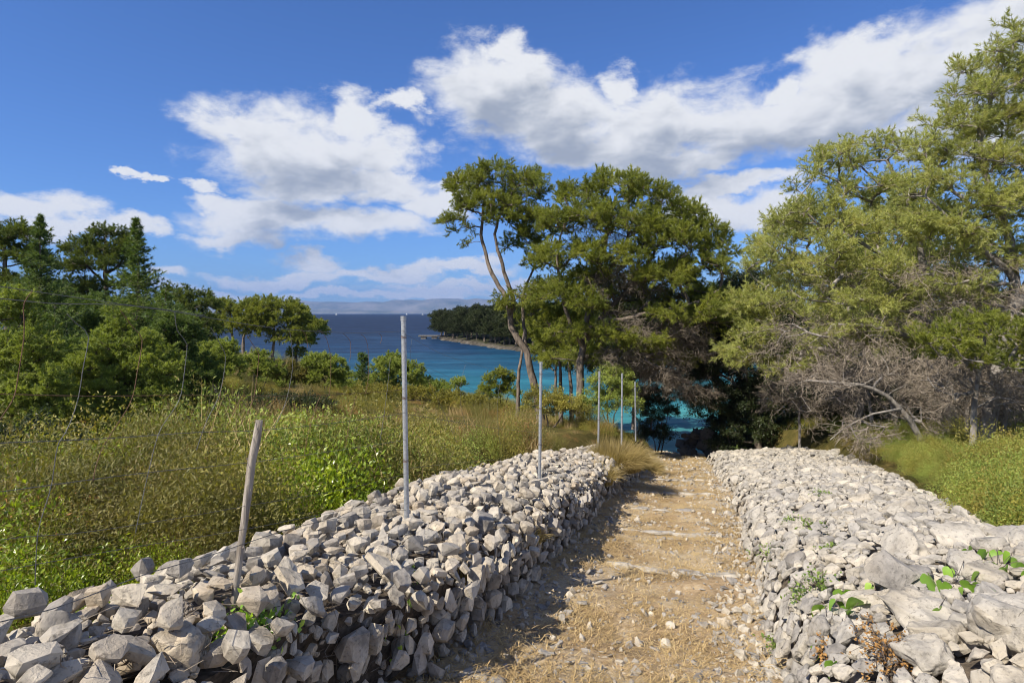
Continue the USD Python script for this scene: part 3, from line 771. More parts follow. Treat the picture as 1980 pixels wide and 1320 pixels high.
class Tree:
    """Trunk lines given by hand, boughs grown from them towards foliage clumps."""
    def __init__(self, trunks, seed):
        self.rng = np.random.default_rng(seed)
        self.pos, self.par, self.rad, self.trunks = [], [], [], []
        for pts, r0, r1 in trunks:
            pts = np.asarray(pts, float)
            L = np.concatenate([[0], np.cumsum(np.linalg.norm(np.diff(pts, axis=0), axis=1))])
            n = max(int(L[-1] / 0.3), 4)
            q = np.linspace(0, L[-1], n)
            # smooth line through the given points
            from scipy.interpolate import PchipInterpolator
            line = np.stack([PchipInterpolator(L, pts[:, k])(q) for k in range(3)], 1)
            line[1:-1] += self.rng.normal(0, .018, (n - 2, 3))
            rad = r0 + (r1 - r0) * (q / L[-1]) ** .9
            rad[:2] *= (1.25, 1.08)
            self.trunks.append((line, rad))
            first = len(self.pos)
            for i, p in enumerate(line):
                self.pos.append(p)
                self.par.append(first + i - 1 if i else -1)
                self.rad.append(rad[i])
        self.ntrunk = len(self.pos)
        self.boughs = []

    def grow(self, targets, low=0.0, bend=0.35, min_h=None):
        """Grow one bough to each target, nearest ones first."""
        T = np.asarray(targets, float)
        base = np.array(self.pos[:self.ntrunk])
        order = np.argsort(cKDTree(base).query(T)[0])
        for i in order:
            c = T[i]
            P = np.array(self.pos)
            d = c - P
            dist = np.linalg.norm(d, axis=1)
            cost = dist + 1.1 * np.maximum(0, -d[:, 2] + low) + (0 if min_h is None else 50 * (P[:, 2] < min_h))
            k = int(np.argmin(cost))
            if dist[k] < .12:
                self.boughs.append(([k], c, k))
                continue
            p0 = P[k]
            par = self.par[k]
            t0 = unit(P[k] - P[par]) if par >= 0 else np.array([0, 0, 1.0])
            n = max(int(dist[k] / .28), 2)
            u = np.linspace(0, 1, n + 1)[1:, None]
            ctrl = p0 + (t0 * .3 + unit(d[k]) * .5 + np.array([0, 0, -.08])) * dist[k] * .5 + self.rng.normal(0, .06 * dist[k], 3)
            line = (1 - u) ** 2 * p0 + 2 * u * (1 - u) * ctrl + u ** 2 * c
            line[:-1] += self.rng.normal(0, .03, (n - 1, 3)) * min(1, dist[k])
            ids, prev = [k], k
            for q in line:
                self.pos.append(q)
                self.par.append(prev)
                self.rad.append(0)
                prev = len(self.pos) - 1
                ids.append(prev)
            self.boughs.append((ids, c, prev))

    def finish(self, tip=0.012, power=0.48):
        n = len(self.pos)
        load = np.zeros(n)
        for ids, c, k in self.boughs:
            load[k] += 1
        for i in range(n - 1, -1, -1):
            if self.par[i] >= 0:
                load[self.par[i]] += load[i]
        self.r = np.where(np.array(self.rad) > 0, self.rad, tip * np.maximum(load, 1) ** power)
        self.P = np.array(self.pos)

    def wood(self, sides=9):
        out = [tube(l, r, sides, .22, k) for k, (l, r) in enumerate(self.trunks)]
        return concat(out)

    def limb_groups(self, sides=5):
        """The boughs in connected groups, one mesh for each group that leaves a trunk."""
        root, groups = {}, {}
        for ids, c, k in self.boughs:
            if len(ids) < 2:
                continue
            g = ids[0] if ids[0] < self.ntrunk else root[ids[0]]
            for i in ids[1:]:
                root[i] = g
            r = self.r[ids].copy()
            r[0] = min(r[0], r[1] * 1.25)
            groups.setdefault(g, []).append(tube(self.P[ids], r, sides, caps=False))
        return [concat(m) for m in groups.values()]

    def limbs(self, sides=5):
        out = []
        for ids, c, k in self.boughs:
            if len(ids) > 1:
                r = self.r[ids].copy()
                r[0] = min(r[0], r[1] * 1.25)
                out.append(tube(self.P[ids], r, sides, caps=False))
        return concat(out) if out else None

def spray(T, ends, rng, n, length, sub, centre, lift=.35, flat=.6, r=0.006, out_bias=0.7):
    """Twigs from each clump centre; returns twig segments and points along them with their direction."""
    c = np.repeat(ends, n, 0)
    d = unit(rng.normal(size=c.shape) * np.array([1, 1, flat]) + out_bias * unit(c - centre) + np.array([0, 0, lift]))
    L = length * rng.uniform(.45, 1.1, (len(c), 1))
    e = c + d * L
    A, B = [c], [e]
    rA, rB = [np.full(len(c), r)], [np.full(len(c), r * .5)]
    P, D = [e], [d]
    for k in range(sub):
        f = rng.uniform(.25, .95, (len(c), 1))
        b = c + d * L * f
        d2 = unit(d + .75 * rng.normal(size=d.shape) * np.array([1, 1, flat]) + np.array([0, 0, lift * .6]))
        e2 = b + d2 * L * rng.uniform(.3, .6, (len(c), 1))
        A.append(b); B.append(e2); rA.append(np.full(len(c), r * .6)); rB.append(np.full(len(c), r * .35))
        P.append(e2); D.append(d2)
    return (np.vstack(A), np.vstack(B), np.concatenate(rA), np.concatenate(rB)), np.vstack(P), np.vstack(D)

def in_lobes(lobes, rng, spacing=.55, shell=.35):
    """Clump centres spread through foliage lobes (centre, half sizes), denser near their skins and tops."""
    pts = []
    for c, r in lobes:
        c, r = np.asarray(c, float), np.asarray(r, float)
        n = max(4, int(9.0 * np.prod(r) ** (2 / 3) / spacing ** 2))
        d = unit(rng.normal(size=(n * 3, 3)))
        d = d[(d[:, 2] > -.55)][:n]
        rad = rng.uniform(shell, 1.0, (len(d), 1)) ** .5
        pts.append(c + d * rad * r)
    p = np.vstack(pts)
    keep = []
    tree = cKDTree(p)
    gone = np.zeros(len(p), bool)
    for i in rng.permutation(len(p)):
        if not gone[i]:
            keep.append(i)
            gone[tree.query_ball_point(p[i], spacing * .62)] = True
    return p[keep]

def ribbons(a, b, ra, rb, rng):
    """Thin flat twigs, two triangles each."""
    a, b = np.asarray(a, float), np.asarray(b, float)
    s = unit(np.cross(b - a, rng.normal(size=a.shape)))
    ra, rb = np.broadcast_to(ra, len(a))[:, None], np.broadcast_to(rb, len(a))[:, None]
    v = np.stack([a - s * ra, a + s * ra, b + s * rb, b - s * rb], 1).reshape(-1, 3)
    k = np.arange(len(a))[:, None] * 4
    return v, np.vstack([k + np.array([[0, 1, 2]]), k + np.array([[0, 2, 3]])])

def sprig(rng, sub, kind, n, length, width, spread, r, along=(1.0, .72, .45), fan=.6):
    """A small branch one unit long up +z: (twigs, foliage)."""
    z = np.array([0, 0, 1.0])
    A, B, P, D = [np.zeros(3), z * .5 + rng.normal(0, .03, 3)], [z * .5, z], [z], [z]
    B[0] = A[1]
    for q in np.linspace(.2, .92, sub):
        a = z * q
        dd = unit(z * .75 + fan * rng.normal(size=3) * (1, 1, .3))
        e = a + dd * rng.uniform(.3, .55) * (1.15 - .5 * q)
        A.append(a); B.append(e)
        for w in along:
            P.append(a + (e - a) * w); D.append(dd)
        if kind == 'dead':
            for _ in range(3):
                a2 = a + (e - a) * rng.uniform(.3, 1)
                e2 = a2 + unit(dd + .8 * rng.normal(size=3)) * rng.uniform(.1, .32)
                A.append(a2); B.append(e2)
                A.append(a2 + (e2 - a2) * .5); B.append(A[-1] + unit(e2 - a2 + .3 * rng.normal(size=3)) * .14)
    m = len(A)
    rr = np.full(m, r * .55)
    rr[:2] = r
    tw = ribbons(np.array(A), np.array(B), rr, rr * .5, rng)
    P, D = np.array(P), np.array(D)
    fo = None if kind == 'dead' else tufts(P, D, n, length, width, spread, rng) if kind == 'needle' else leaves(P, D, n, length, width, spread, rng, .1)
    return tw, fo

def align(d, rng):
    """Rotations that take +z to the directions d, with a random roll."""
    d = unit(d)
    x = unit(np.cross(d, rng.normal(size=d.shape)))
    y = np.cross(d, x)
    return Rotation.from_matrix(np.stack([x, y, d], 2))

def place_many(parent, name, protos, material, pos, rot, scale, which):
    pi = UsdGeom.PointInstancer.Define(stage, numbered(str(parent.GetPath()), name))
    path = str(pi.GetPath())
    targets = []
    for k, m in enumerate(protos):
        p = usdkit.mesh(stage, f'{path}/sprig' + (f'_{k:03d}' if k else ''), m, material)
        set_tone(p)
        targets.append(p.GetPath())
    pi.CreatePrototypesRel().SetTargets(targets)
    pi.CreateProtoIndicesAttr(Vt.IntArray.FromNumpy(which.astype(np.int32)))
    pi.CreatePositionsAttr(Vt.Vec3fArray.FromNumpy(np.ascontiguousarray(pos, np.float32)))
    pi.CreateScalesAttr(Vt.Vec3fArray.FromNumpy(np.repeat(scale.astype(np.float32)[:, None], 3, 1)))
    pi.CreateOrientationsAttr(Vt.QuathArray([Gf.Quath(*q) for q in rot.as_quat()[:, [3, 0, 1, 2]].tolist()]))
    tag(pi.GetPrim(), kind='stuff')
    return pi

def foliage(o, base, ends, centre, rng, leaf, wood, twigs, length, sub, kind, n, size, width, spread, lift=.35, flat=.6, r=.006, bias=.7, names=('twigs', 'crown'), variants=5):
    """Small branches round every clump centre: instanced twigs and instanced needles or leaves."""
    c = np.repeat(ends, twigs, 0)
    d = unit(rng.normal(size=c.shape) * np.array([1, 1, flat]) + bias * unit(c - centre) + np.array([0, 0, lift]))
    L = length * rng.uniform(.5, 1.1, len(c))
    pr = [sprig(rng, sub, kind, n, size / length, width / length, spread, r / length) for _ in range(variants)]
    rot = align(d, rng)
    which = rng.integers(0, variants, len(c))
    pos = c - d * (L * .12)[:, None] - base
    t = place_many(o, names[0], [p[0] for p in pr], wood, pos, rot, L, which)
    if kind != 'dead':
        place_many(o, names[1], [p[1] for p in pr], leaf, pos, rot, L, which)
    return t

def pine(name, label, trunks, lobes, seed, base, needle=NEEDLE, bark=BARK, spacing=.6, twigs=9, sub=5, twig_len=.55, needles=9, nlen=.13, nwid=.016, bare=None, spread=.55, group=None, twig_look=DARKTWIG, bare_twigs=6, bare_look=TWIG, tip=.012, solid=False, kind='needle'):
    """An Aleppo pine: trunk, limbs, twigs and a crown of needle tufts; bare = lobes of dead, leafless twigs low in the tree."""
    rng = np.random.default_rng(seed)
    T = Tree(trunks, seed + 1)
    ends = in_lobes(lobes, rng, spacing)
    centre = np.mean([c for c, r in lobes], 0) - np.array([0, 0, 1.0])
    T.grow(ends)
    dead = None
    if bare:
        dead = in_lobes(bare, rng, spacing * 1.1, .1)
        T.grow(dead)
    T.finish(tip)
    o = thing(name, label, 'tree', base, group)
    part(o, 'trunk', T.wood(), bark, smooth=50, origin=base)
    if solid:
        part(o, 'limb', T.limbs(), bark, smooth=True, origin=base)
        seg, P, D = spray(T, ends, rng, twigs, twig_len, 3, centre)
        part(o, 'twigs', ribbons(*seg, rng), twig_look, origin=base, kind='stuff')
        part(o, 'crown', tufts(np.vstack([P, P - D * twig_len * .2]), np.vstack([D, D]), needles, nlen, nwid, spread, rng), needle, origin=base, kind='stuff')
        return o
    for m in T.limb_groups():
        part(o, 'limb', m, bark, smooth=True, origin=base)
    foliage(o, base, ends, centre, rng, needle, twig_look, twigs, twig_len, sub, kind, needles, nlen, nwid, spread)
    if dead is not None:
        t = foliage(o, base, dead, centre, rng, None, bare_look, bare_twigs, twig_len * 1.7, 7, 'dead', 0, .1, .01, .5, lift=.02, flat=.7, r=.0075, names=('dead_twigs', ''))
        t.GetPrim().SetCustomDataByKey('label', 'bare grey dead twigs low in the crown')
    return o

def screen_lobes(items):
    """(u, v, depth, half width in picture units, half height, half depth in metres) -> lobes in the world."""
    return [(at(u, v, y), np.array([ru / 1150 * y, ry, rv / 1150 * y])) for u, v, y, ru, rv, ry in items]

def line_at(*pts):
    return [at(*p) for p in pts]

def screen_lobes(items):
    """(u, v, depth, half width in picture units, half height, half depth in metres) -> lobes in the world."""
    return [(at(u, v, y), np.array([ru / 1150 * y, ry, rv / 1150 * y])) for u, v, y, ru, rv, ry in items]

def line_at(*pts):
    return [at(*p) for p in pts]

def ground_at(u, y, sink=.15):
    p = at(u, 606, y)
    p[2] = float(ground_z(p[0], p[1])) - sink
    return p

def bush(name, label, cat, base, lobes, seed, leaf, kind='leaf', spacing=.3, twigs=7, sub=4, twig_len=.25, n=4, length=.05, width=.025, spread=.8, group=None, stems=4, wood=None, stem_r=.02, drop=1.0):
    """A shrub: stems from the ground and a crown of leaves or needles."""
    rng = np.random.default_rng(seed)
    base = np.asarray(base, float)
    pick = [lobes[i][0] for i in rng.choice(len(lobes), min(stems, len(lobes)), replace=False)]
    tr = []
    for c in pick:
        m = base + (c - base) * .5 + rng.normal(0, .05, 3) * np.linalg.norm(c - base)
        tr.append(([base + rng.normal(0, .04, 3) * (1, 1, 0), m, base + (c - base) * .9], stem_r, stem_r * .35))
    T = Tree(tr, seed + 1)
    ends = in_lobes(lobes, rng, spacing)
    T.grow(ends)
    T.finish(stem_r * .2)
    o = thing(name, label, cat, base, group)
    lm = T.limbs(4)
    part(o, 'stem', concat([T.wood(6)] + ([lm] if lm else [])), wood or DARKTWIG, smooth=True, origin=base)
    centre = np.mean([c for c, r in lobes], 0) - np.array([0, 0, .4])
    foliage(o, base, ends, centre, rng, leaf, wood or DARKTWIG, twigs, twig_len, sub, 'needle' if kind == 'tuft' else 'leaf', n, length, width, spread, r=.004)
    return o

def spire(name, label, base, height, half, seed, leaf, shape=.85, step=.2, per=6, n=6, nlen=.15, nwid=.02, spread=.55, loose=.25, cat='tree'):
    """A pointed conifer: straight stem, whorls of upswept branches that get shorter upwards."""
    rng = np.random.default_rng(seed)
    base = np.asarray(base, float)
    o = thing(name, label, cat, base)
    zs = np.linspace(0, height, 14)
    stem = base + np.stack([.04 * np.sin(zs * 1.3 + seed), .04 * np.cos(zs * 1.1), zs], 1)
    part(o, 'trunk', tube(stem, np.linspace(height * .016, .008, 14), 7, .1), BARK, smooth=True, origin=base)
    A, B, P, D = [], [], [], []
    z = height * .05
    while z < height * .985:
        q = z / height
        L = half * (1 - q) ** shape * (1 + loose * math.sin(z * 5.1 + seed) * .5) + .05
        for k in range(per):
            a = rng.uniform(0, 2 * math.pi)
            l = L * rng.uniform(1 - loose * 1.4, 1 + loose * .4)
            d = np.array([math.cos(a), math.sin(a), 0])
            p0 = base + np.array([.04 * math.sin(z * 1.3 + seed), .04 * math.cos(z * 1.1), z + rng.normal(0, step * .3)])
            m = max(int(l / .14), 2)
            u = np.linspace(0, 1, m + 1)[:, None]
            line = p0 + d * l * u + np.array([0, 0, 1]) * l * (-.10 * u + .45 * u ** 2) + rng.normal(0, .02, (m + 1, 3))
            A.append(line[:-1]); B.append(line[1:])
            P.append(line[1:]); D.append(unit(line[1:] - line[:-1]) + np.array([0, 0, .25]))
            for s_ in (-1, 1):
                side = np.array([-d[1], d[0], .25]) * s_
                pp = line[1:] + side * l * .22 * (1 - u[1:] * .6)
                A.append(line[1:]); B.append(pp)
                P.append(pp); D.append(np.repeat(unit(side + d * .8)[None], len(pp), 0))
        z += step * (0.6 + .5 * (1 - q))
    A, B, P, D = map(np.vstack, (A, B, P, D))
    part(o, 'branches', ribbons(A, B, .008, .005, rng), DARKTWIG, origin=base, kind='stuff')
    part(o, 'crown', tufts(P, D, n, nlen, nwid, spread, rng), leaf, origin=base, kind='stuff')
    return o

# ------------------------------------------------------------------ trees
# the two tall pines above the bay, in the middle of the view
b_ = ground_at(1046, 26)
pine('pine_tree', 'tall leaning pine with forked trunk and open crown beside the bay', [
    ([b_] + line_at((1036, 755, 26), (1030, 733, 26), (1024, 708, 26), (1018, 683, 26), (1003, 657, 26), (988, 630, 26.1), (986, 608, 26.1), (973, 567, 26.2), (953, 533, 26.3), (937, 483, 26.4), (931, 452, 26.4), (934, 410, 26.4), (945, 360, 26.4)), .20, .04),
    (line_at((986, 608, 26.1), (992, 585, 25.9), (977, 533, 25.7), (963, 483, 25.6), (957, 452, 25.6), (975, 400, 25.6), (1000, 360, 25.6)), .11, .035),
    (line_at((1018, 683, 26), (1014, 640, 26.4), (1010, 580, 26.6), (1030, 520, 26.8), (1045, 470, 26.9)), .09, .035)],
    screen_lobes([(905, 365, 26.3, 42, 26, .9), (960, 345, 26, 50, 24, 1.2), (1015, 375, 26, 45, 30, 1.3), (880, 435, 26.5, 34, 16, .6), (935, 400, 25.8, 50, 26, 1.2), (985, 420, 25.7, 50, 30, 1.3), (1040, 440, 26.2, 40, 30, 1.2),
                  (1010, 470, 26.6, 36, 22, 1.0), (1000, 575, 25.4, 38, 18, .8), (1040, 560, 26, 30, 20, .8), (1050, 505, 26.5, 30, 25, .9), (905, 475, 26.4, 14, 8, .3), (1030, 350, 26.5, 26, 16, .6)]),
    41, b_, spacing=.46, twigs=9, nlen=.14, nwid=.014, needles=12)

b_ = ground_at(1120, 24)
pine('pine_tree', 'broad dense pine with thick upright trunk in the middle of the view', [
    ([b_] + line_at((1122, 780, 24), (1122, 725, 24), (1128, 660, 24), (1135, 610, 24.2), (1150, 550, 24.4), (1165, 490, 24.5), (1180, 430, 24.5), (1190, 380, 24.5)), .19, .05),
    (line_at((1128, 660, 24), (1165, 610, 24.5), (1215, 560, 24.8), (1260, 500, 25), (1290, 440, 25), (1310, 410, 25)), .14, .04),
    (line_at((1130, 640, 24), (1190, 620, 23.4), (1260, 605, 23.2), (1330, 590, 23.2), (1390, 560, 23.3)), .12, .03),
    (line_at((1128, 670, 24), (1100, 620, 23.6), (1085, 560, 23.4), (1078, 500, 23.4), (1090, 440, 23.5)), .10, .03),
    (line_at((1150, 550, 24.4), (1195, 500, 24), (1220, 440, 23.8), (1235, 380, 23.8)), .10, .03)],
    screen_lobes([(1120, 380, 24.5, 50, 24, 1.2), (1190, 362, 24.5, 60, 24, 1.4), (1250, 385, 24.5, 50, 28, 1.4), (1300, 420, 24.8, 55, 30, 1.5), (1350, 460, 24.5, 50, 30, 1.4), (1385, 500, 24.2, 34, 30, 1.2), (1090, 430, 23.6, 50, 32, 1.3),
                  (1150, 430, 23.6, 60, 34, 1.5), (1220, 440, 23.4, 60, 34, 1.5), (1285, 470, 23.4, 60, 34, 1.6), (1345, 525, 23.4, 60, 30, 1.5), (1075, 500, 23.2, 45, 28, 1.1), (1130, 500, 23.2, 50, 30, 1.3), (1200, 510, 23.0, 55, 26, 1.3),
                  (1085, 570, 23.0, 45, 22, 1.0), (1130, 590, 23.0, 45, 22, 1.0), (1165, 645, 23, 55, 20, .9), (1100, 645, 23.2, 36, 22, .8), (1270, 545, 23, 55, 20, 1.2), (1310, 610, 22.6, 55, 14, 1.0), (1370, 595, 22.8, 50, 16, 1.0), (1240, 660, 23, 45, 14, .8),
                  (1290, 560, 25.5, 90, 50, 1.5), (1350, 600, 26, 80, 40, 1.4), (1230, 590, 25.5, 70, 40, 1.3), (1180, 560, 25.5, 60, 40, 1.2), (1330, 640, 25.5, 80, 36, 1.4), (1260, 640, 25.8, 80, 34, 1.3), (1390, 640, 24.5, 50, 36, 1.2), (1180, 690, 24.5, 50, 20, .9), (1290, 690, 25, 70, 20, 1.0), (1140, 560, 24.5, 50, 40, 1.2), (1090, 690, 25, 40, 16, .8)]),
    42, b_, spacing=.50, twigs=9, nlen=.14, nwid=.014, needles=12,
    bare=screen_lobes([(1210, 560, 24, 80, 40, 1.0), (1290, 640, 24, 90, 40, 1.2), (1250, 700, 24, 70, 40, 1.0), (1330, 680, 24, 60, 40, 1.0), (1180, 470, 24.2, 60, 40, .8), (1200, 690, 23.6, 60, 24, .8), (1280, 730, 23.6, 60, 30, .8), (1330, 750, 24, 50, 20, .8), (1230, 640, 23.4, 80, 30, .9)]), bare_twigs=6)

for u0, y0, pts, lobes, text, sd in (
    (1001, 29, ((1002, 740, 29), (1008, 690, 29), (1012, 650, 29), (1030, 600, 29)), [(1040, 590, 29, 34, 22, .9), (1020, 615, 29, 26, 16, .7), (1060, 560, 29.3, 30, 20, .8)], 'slim pine with a bare straight trunk just left of the leaning pine', 51),
    (1085, 28, ((1084, 740, 28), (1082, 700, 28), (1070, 668, 28), (1066, 640, 28)), [(1060, 630, 28, 30, 22, .8), (1085, 610, 28, 30, 20, .8), (1050, 665, 28, 20, 14, .5)], 'slim crooked pine between the leaning pine and the thick trunked one', 52),
    (1104, 27.5, ((1104, 740, 27.5), (1100, 700, 27.5), (1106, 665, 27.5), (1112, 630, 27.5)), [(1110, 625, 27.5, 30, 18, .8), (1095, 655, 27.6, 26, 16, .6), (1135, 640, 27.8, 24, 16, .6)], 'second slim pine, close beside the thick trunked pine', 53)):
    b_ = ground_at(u0, y0)
    pine('pine_tree', text, [([b_] + line_at(*pts), .12, .035)], screen_lobes(lobes), sd, b_, spacing=.5, twigs=9, nlen=.14, nwid=.014, needles=12)

for u, y, lobes, text, sd in ((1075, 33, [(1050, 655, 33, 34, 22, 1.0), (1090, 640, 33, 34, 24, 1.0), (1115, 680, 33, 30, 24, 1.0), (1060, 690, 33, 30, 16, .8), (1080, 700, 33, 30, 20, .9)], 'light green young pine behind the slim pines', 54),
                             (1225, 35, [(1190, 690, 35, 44, 30, 1.2), (1240, 680, 35, 50, 34, 1.3), (1290, 700, 35, 50, 26, 1.2), (1215, 725, 35, 50, 16, 1.0), (1170, 650, 35, 40, 30, 1.2), (1330, 690, 35, 50, 30, 1.2)], 'dark low pine at the water behind the thick trunked pine', 55)):
    b_ = ground_at(u, y)
    b_[2] = max(b_[2], .2)
    pine('pine_tree', text, [([b_, .6 * b_ + .4 * at(u, 690, y), at(u, 660, y)], .11, .04)], screen_lobes(lobes), sd, b_, needle=NEEDLE if sd == 54 else NEEDLE_DARK, spacing=.55, twigs=9, twig_len=.6, needles=11, nlen=.16, nwid=.018)

# the open, pale pines right of the track
PALE = dict(needle=NEEDLE_PALE, bark=GREYBARK, twig_look=TWIG)
b_ = ground_at(1855, 15)
pine('pine_tree', 'tall pale pine with a flaking grey trunk behind the right hand wall', [
    ([b_] + line_at((1832, 780, 15), (1818, 700, 15), (1800, 620, 15), (1786, 545, 15), (1775, 460, 15.2), (1750, 380, 15.4), (1715, 310, 15.5)), .17, .04),
    (line_at((1786, 545, 15), (1720, 500, 14.8), (1650, 460, 14.8), (1580, 430, 15), (1540, 390, 15)), .07, .02),
    (line_at((1800, 620, 15), (1700, 590, 14.4), (1610, 560, 14.4)), .06, .02)],
    screen_lobes([(1620, 320, 15.3, 40, 36, .8), (1690, 300, 15.5, 50, 30, .9), (1655, 370, 15.3, 50, 34, .9), (1560, 360, 15.2, 22, 26, .5), (1580, 420, 15, 50, 34, .8), (1730, 380, 15.4, 50, 36, .9), (1640, 450, 14.8, 56, 30, .9),
                  (1520, 440, 15.2, 34, 34, .6), (1500, 500, 15.2, 34, 24, .6), (1570, 500, 14.8, 56, 30, .8), (1660, 520, 14.6, 50, 24, .8), (1740, 460, 15, 50, 34, .9), (1600, 580, 14.4, 50, 22, .7), (1690, 590, 14.4, 40, 18, .6), (1800, 440, 15.4, 36, 30, .7), (1710, 545, 15, 60, 30, .9), (1770, 585, 15, 50, 30, .8), (1640, 640, 14.6, 60, 24, .8), (1730, 660, 14.8, 50, 20, .7), (1560, 560, 15.2, 50, 34, .9), (1800, 520, 15.4, 44, 34, .8)]),
    61, b_, spacing=.42, twigs=9, twig_len=.5, needles=11, nlen=.10, nwid=.011, spread=.7,
    bare=screen_lobes([(1700, 640, 14.6, 110, 44, 1.0), (1590, 650, 14.8, 100, 40, 1.0), (1760, 720, 14.6, 70, 40, .8), (1640, 560, 15, 90, 40, .9)]), bare_twigs=3, **PALE)

b_ = ground_at(1905, 12.5)
pine('pine_tree', 'tallest pine at the right hand edge, its pale crown reaching high into the sky', [
    ([b_] + line_at((1918, 770, 12.5), (1938, 680, 12.6), (1955, 600, 12.7), (1962, 540, 12.8), (1945, 450, 12.9), (1915, 370, 13), (1895, 290, 13), (1915, 190, 13), (1930, 110, 13)), .16, .03),
    (line_at((1962, 540, 12.8), (1900, 480, 12.6), (1840, 430, 12.6), (1790, 380, 12.7)), .07, .02),
    (line_at((1955, 600, 12.7), (2010, 500, 12.8), (2030, 380, 12.9), (2010, 250, 13)), .10, .03)],
    screen_lobes([(1945, 90, 13, 34, 30, .5), (1905, 130, 13, 36, 32, .6), (1960, 170, 13, 46, 36, .7), (1885, 200, 13, 44, 34, .7), (1840, 240, 13, 36, 30, .6), (1930, 250, 13, 56, 36, .8), (1990, 260, 13, 50, 46, .8), (1800, 300, 12.9, 34, 26, .6),
                  (1870, 310, 13, 54, 36, .8), (1950, 330, 13, 54, 36, .8), (1810, 365, 12.7, 50, 30, .7), (1890, 400, 12.8, 54, 32, .8), (1970, 410, 12.8, 50, 36, .8), (2030, 360, 13, 50, 60, .8), (1840, 450, 12.6, 50, 26, .7), (2020, 150, 13, 46, 50, .7), (1900, 470, 12.8, 60, 34, .8), (1960, 500, 13, 50, 40, .8), (1850, 540, 12.8, 50, 24, .7), (1920, 570, 12.8, 50, 26, .7), (1780, 430, 12.9, 40, 26, .6)]),
    62, b_, spacing=.36, twigs=9, twig_len=.45, needles=11, nlen=.095, nwid=.010, spread=.7,
    bare=screen_lobes([(1870, 520, 12.8, 110, 44, .9), (1930, 590, 12.8, 80, 50, .9), (1860, 590, 12.8, 70, 36, .8), (1950, 760, 12.4, 60, 60, .8)]), bare_twigs=3, **PALE)

b_ = ground_at(1878, 11.5)
pine('pine_tree', 'low young pine with a bright yellow green crown near the right hand edge', [
    ([b_] + line_at((1884, 800, 11.5), (1892, 730, 11.4), (1900, 680, 11.3), (1905, 645, 11.2)), .07, .025)],
    screen_lobes([(1825, 665, 11, 50, 20, .5), (1880, 640, 11, 60, 22, .6), (1940, 650, 11.2, 50, 26, .6), (1860, 690, 11, 50, 18, .5), (1930, 700, 11.2, 54, 20, .6), (1985, 680, 11.4, 40, 36, .6)]),
    63, b_, spacing=.30, twigs=7, twig_len=.32, needles=9, nlen=.09, nwid=.010, bark=GREYBARK, twig_look=TWIG,
    bare=screen_lobes([(1890, 760, 11.5, 70, 36, .6), (1830, 740, 11.8, 60, 30, .6)]), bare_twigs=5)

b_ = ground_at(1655, 19)
pine('pine_tree', 'thin pale pine with an airy grey green crown left of the tall pale pines', [
    ([b_] + line_at((1662, 790, 19), (1670, 730, 19), (1668, 670, 19), (1640, 600, 19.2), (1600, 540, 19.4), (1560, 480, 19.5)), .13, .03),
    (line_at((1668, 670, 19), (1600, 640, 18.6), (1530, 600, 18.6), (1480, 560, 18.8)), .06, .02)],
    screen_lobes([(1500, 470, 19.4, 34, 30, .9), (1545, 460, 19.5, 40, 34, .9), (1470, 520, 19, 34, 30, .8), (1530, 540, 19, 50, 34, 1.0), (1590, 540, 19.3, 40, 34, .9), (1480, 590, 18.8, 40, 30, .9), (1545, 610, 18.6, 50, 30, 1.0), (1460, 640, 18.8, 34, 24, .8),
                  (1610, 620, 18.8, 40, 26, .8), (1520, 660, 18.8, 40, 20, .8), (1640, 500, 19.5, 40, 30, .9), (1500, 700, 19, 50, 26, .9), (1580, 680, 19, 50, 24, .9), (1440, 600, 19.2, 34, 34, .8), (1560, 420, 19.6, 30, 30, .8), (1650, 570, 19.2, 50, 30, .9), (1430, 690, 19.2, 34, 24, .8)]),
    64, b_, spacing=.5, twigs=9, twig_len=.55, needles=11, nlen=.12, nwid=.013, spread=.7,
    bare=screen_lobes([(1560, 700, 18.8, 80, 40, 1.0), (1640, 720, 18.8, 70, 50, 1.0), (1490, 690, 19, 50, 36, .9), (1600, 790, 19, 80, 40, 1.0)]), bare_twigs=3, **PALE)

b_ = ground_at(1745, 21)
pine('pine_tree', 'grey green pine filling the gap behind the two tall pale pines', [([b_] + line_at((1745, 760, 21), (1750, 680, 21), (1740, 600, 21), (1730, 520, 21), (1725, 450, 21)), .15, .04)],
    screen_lobes([(1690, 440, 21, 70, 40, 1.2), (1760, 420, 21, 70, 44, 1.2), (1830, 480, 21, 70, 44, 1.2), (1720, 520, 20.5, 80, 40, 1.2), (1660, 560, 20.5, 60, 40, 1.1), (1800, 560, 20.5, 70, 40, 1.2), (1870, 600, 20.6, 60, 44, 1.1), (1730, 630, 20.4, 80, 36, 1.1), (1650, 660, 20.5, 60, 30, 1.0), (1820, 660, 20.4, 60, 34, 1.0)]),
    65, b_, spacing=.5, twigs=9, twig_len=.6, needles=11, nlen=.13, nwid=.014, spread=.7, **PALE)

def dead_pine(label, trunks, lobes, seed, base, spacing=.4, look=GREYBARK, n=5, L=.65):
    rng = np.random.default_rng(seed)
    T = Tree(trunks, seed)
    ends = in_lobes(lobes, rng, spacing, .1)
    T.grow(ends)
    T.finish(.010)
    o = thing('dead_pine', label, 'tree', base)
    lm = T.limbs()
    part(o, 'trunk', concat([T.wood()] + ([lm] if lm else [])), look, smooth=50, origin=base)
    foliage(o, base, ends, np.mean([c for c, r in lobes], 0), rng, None, TWIG, n, L, 7, 'dead', 0, .1, .01, .5, lift=0.0, r=.008, names=('dead_twigs', ''))
    return o

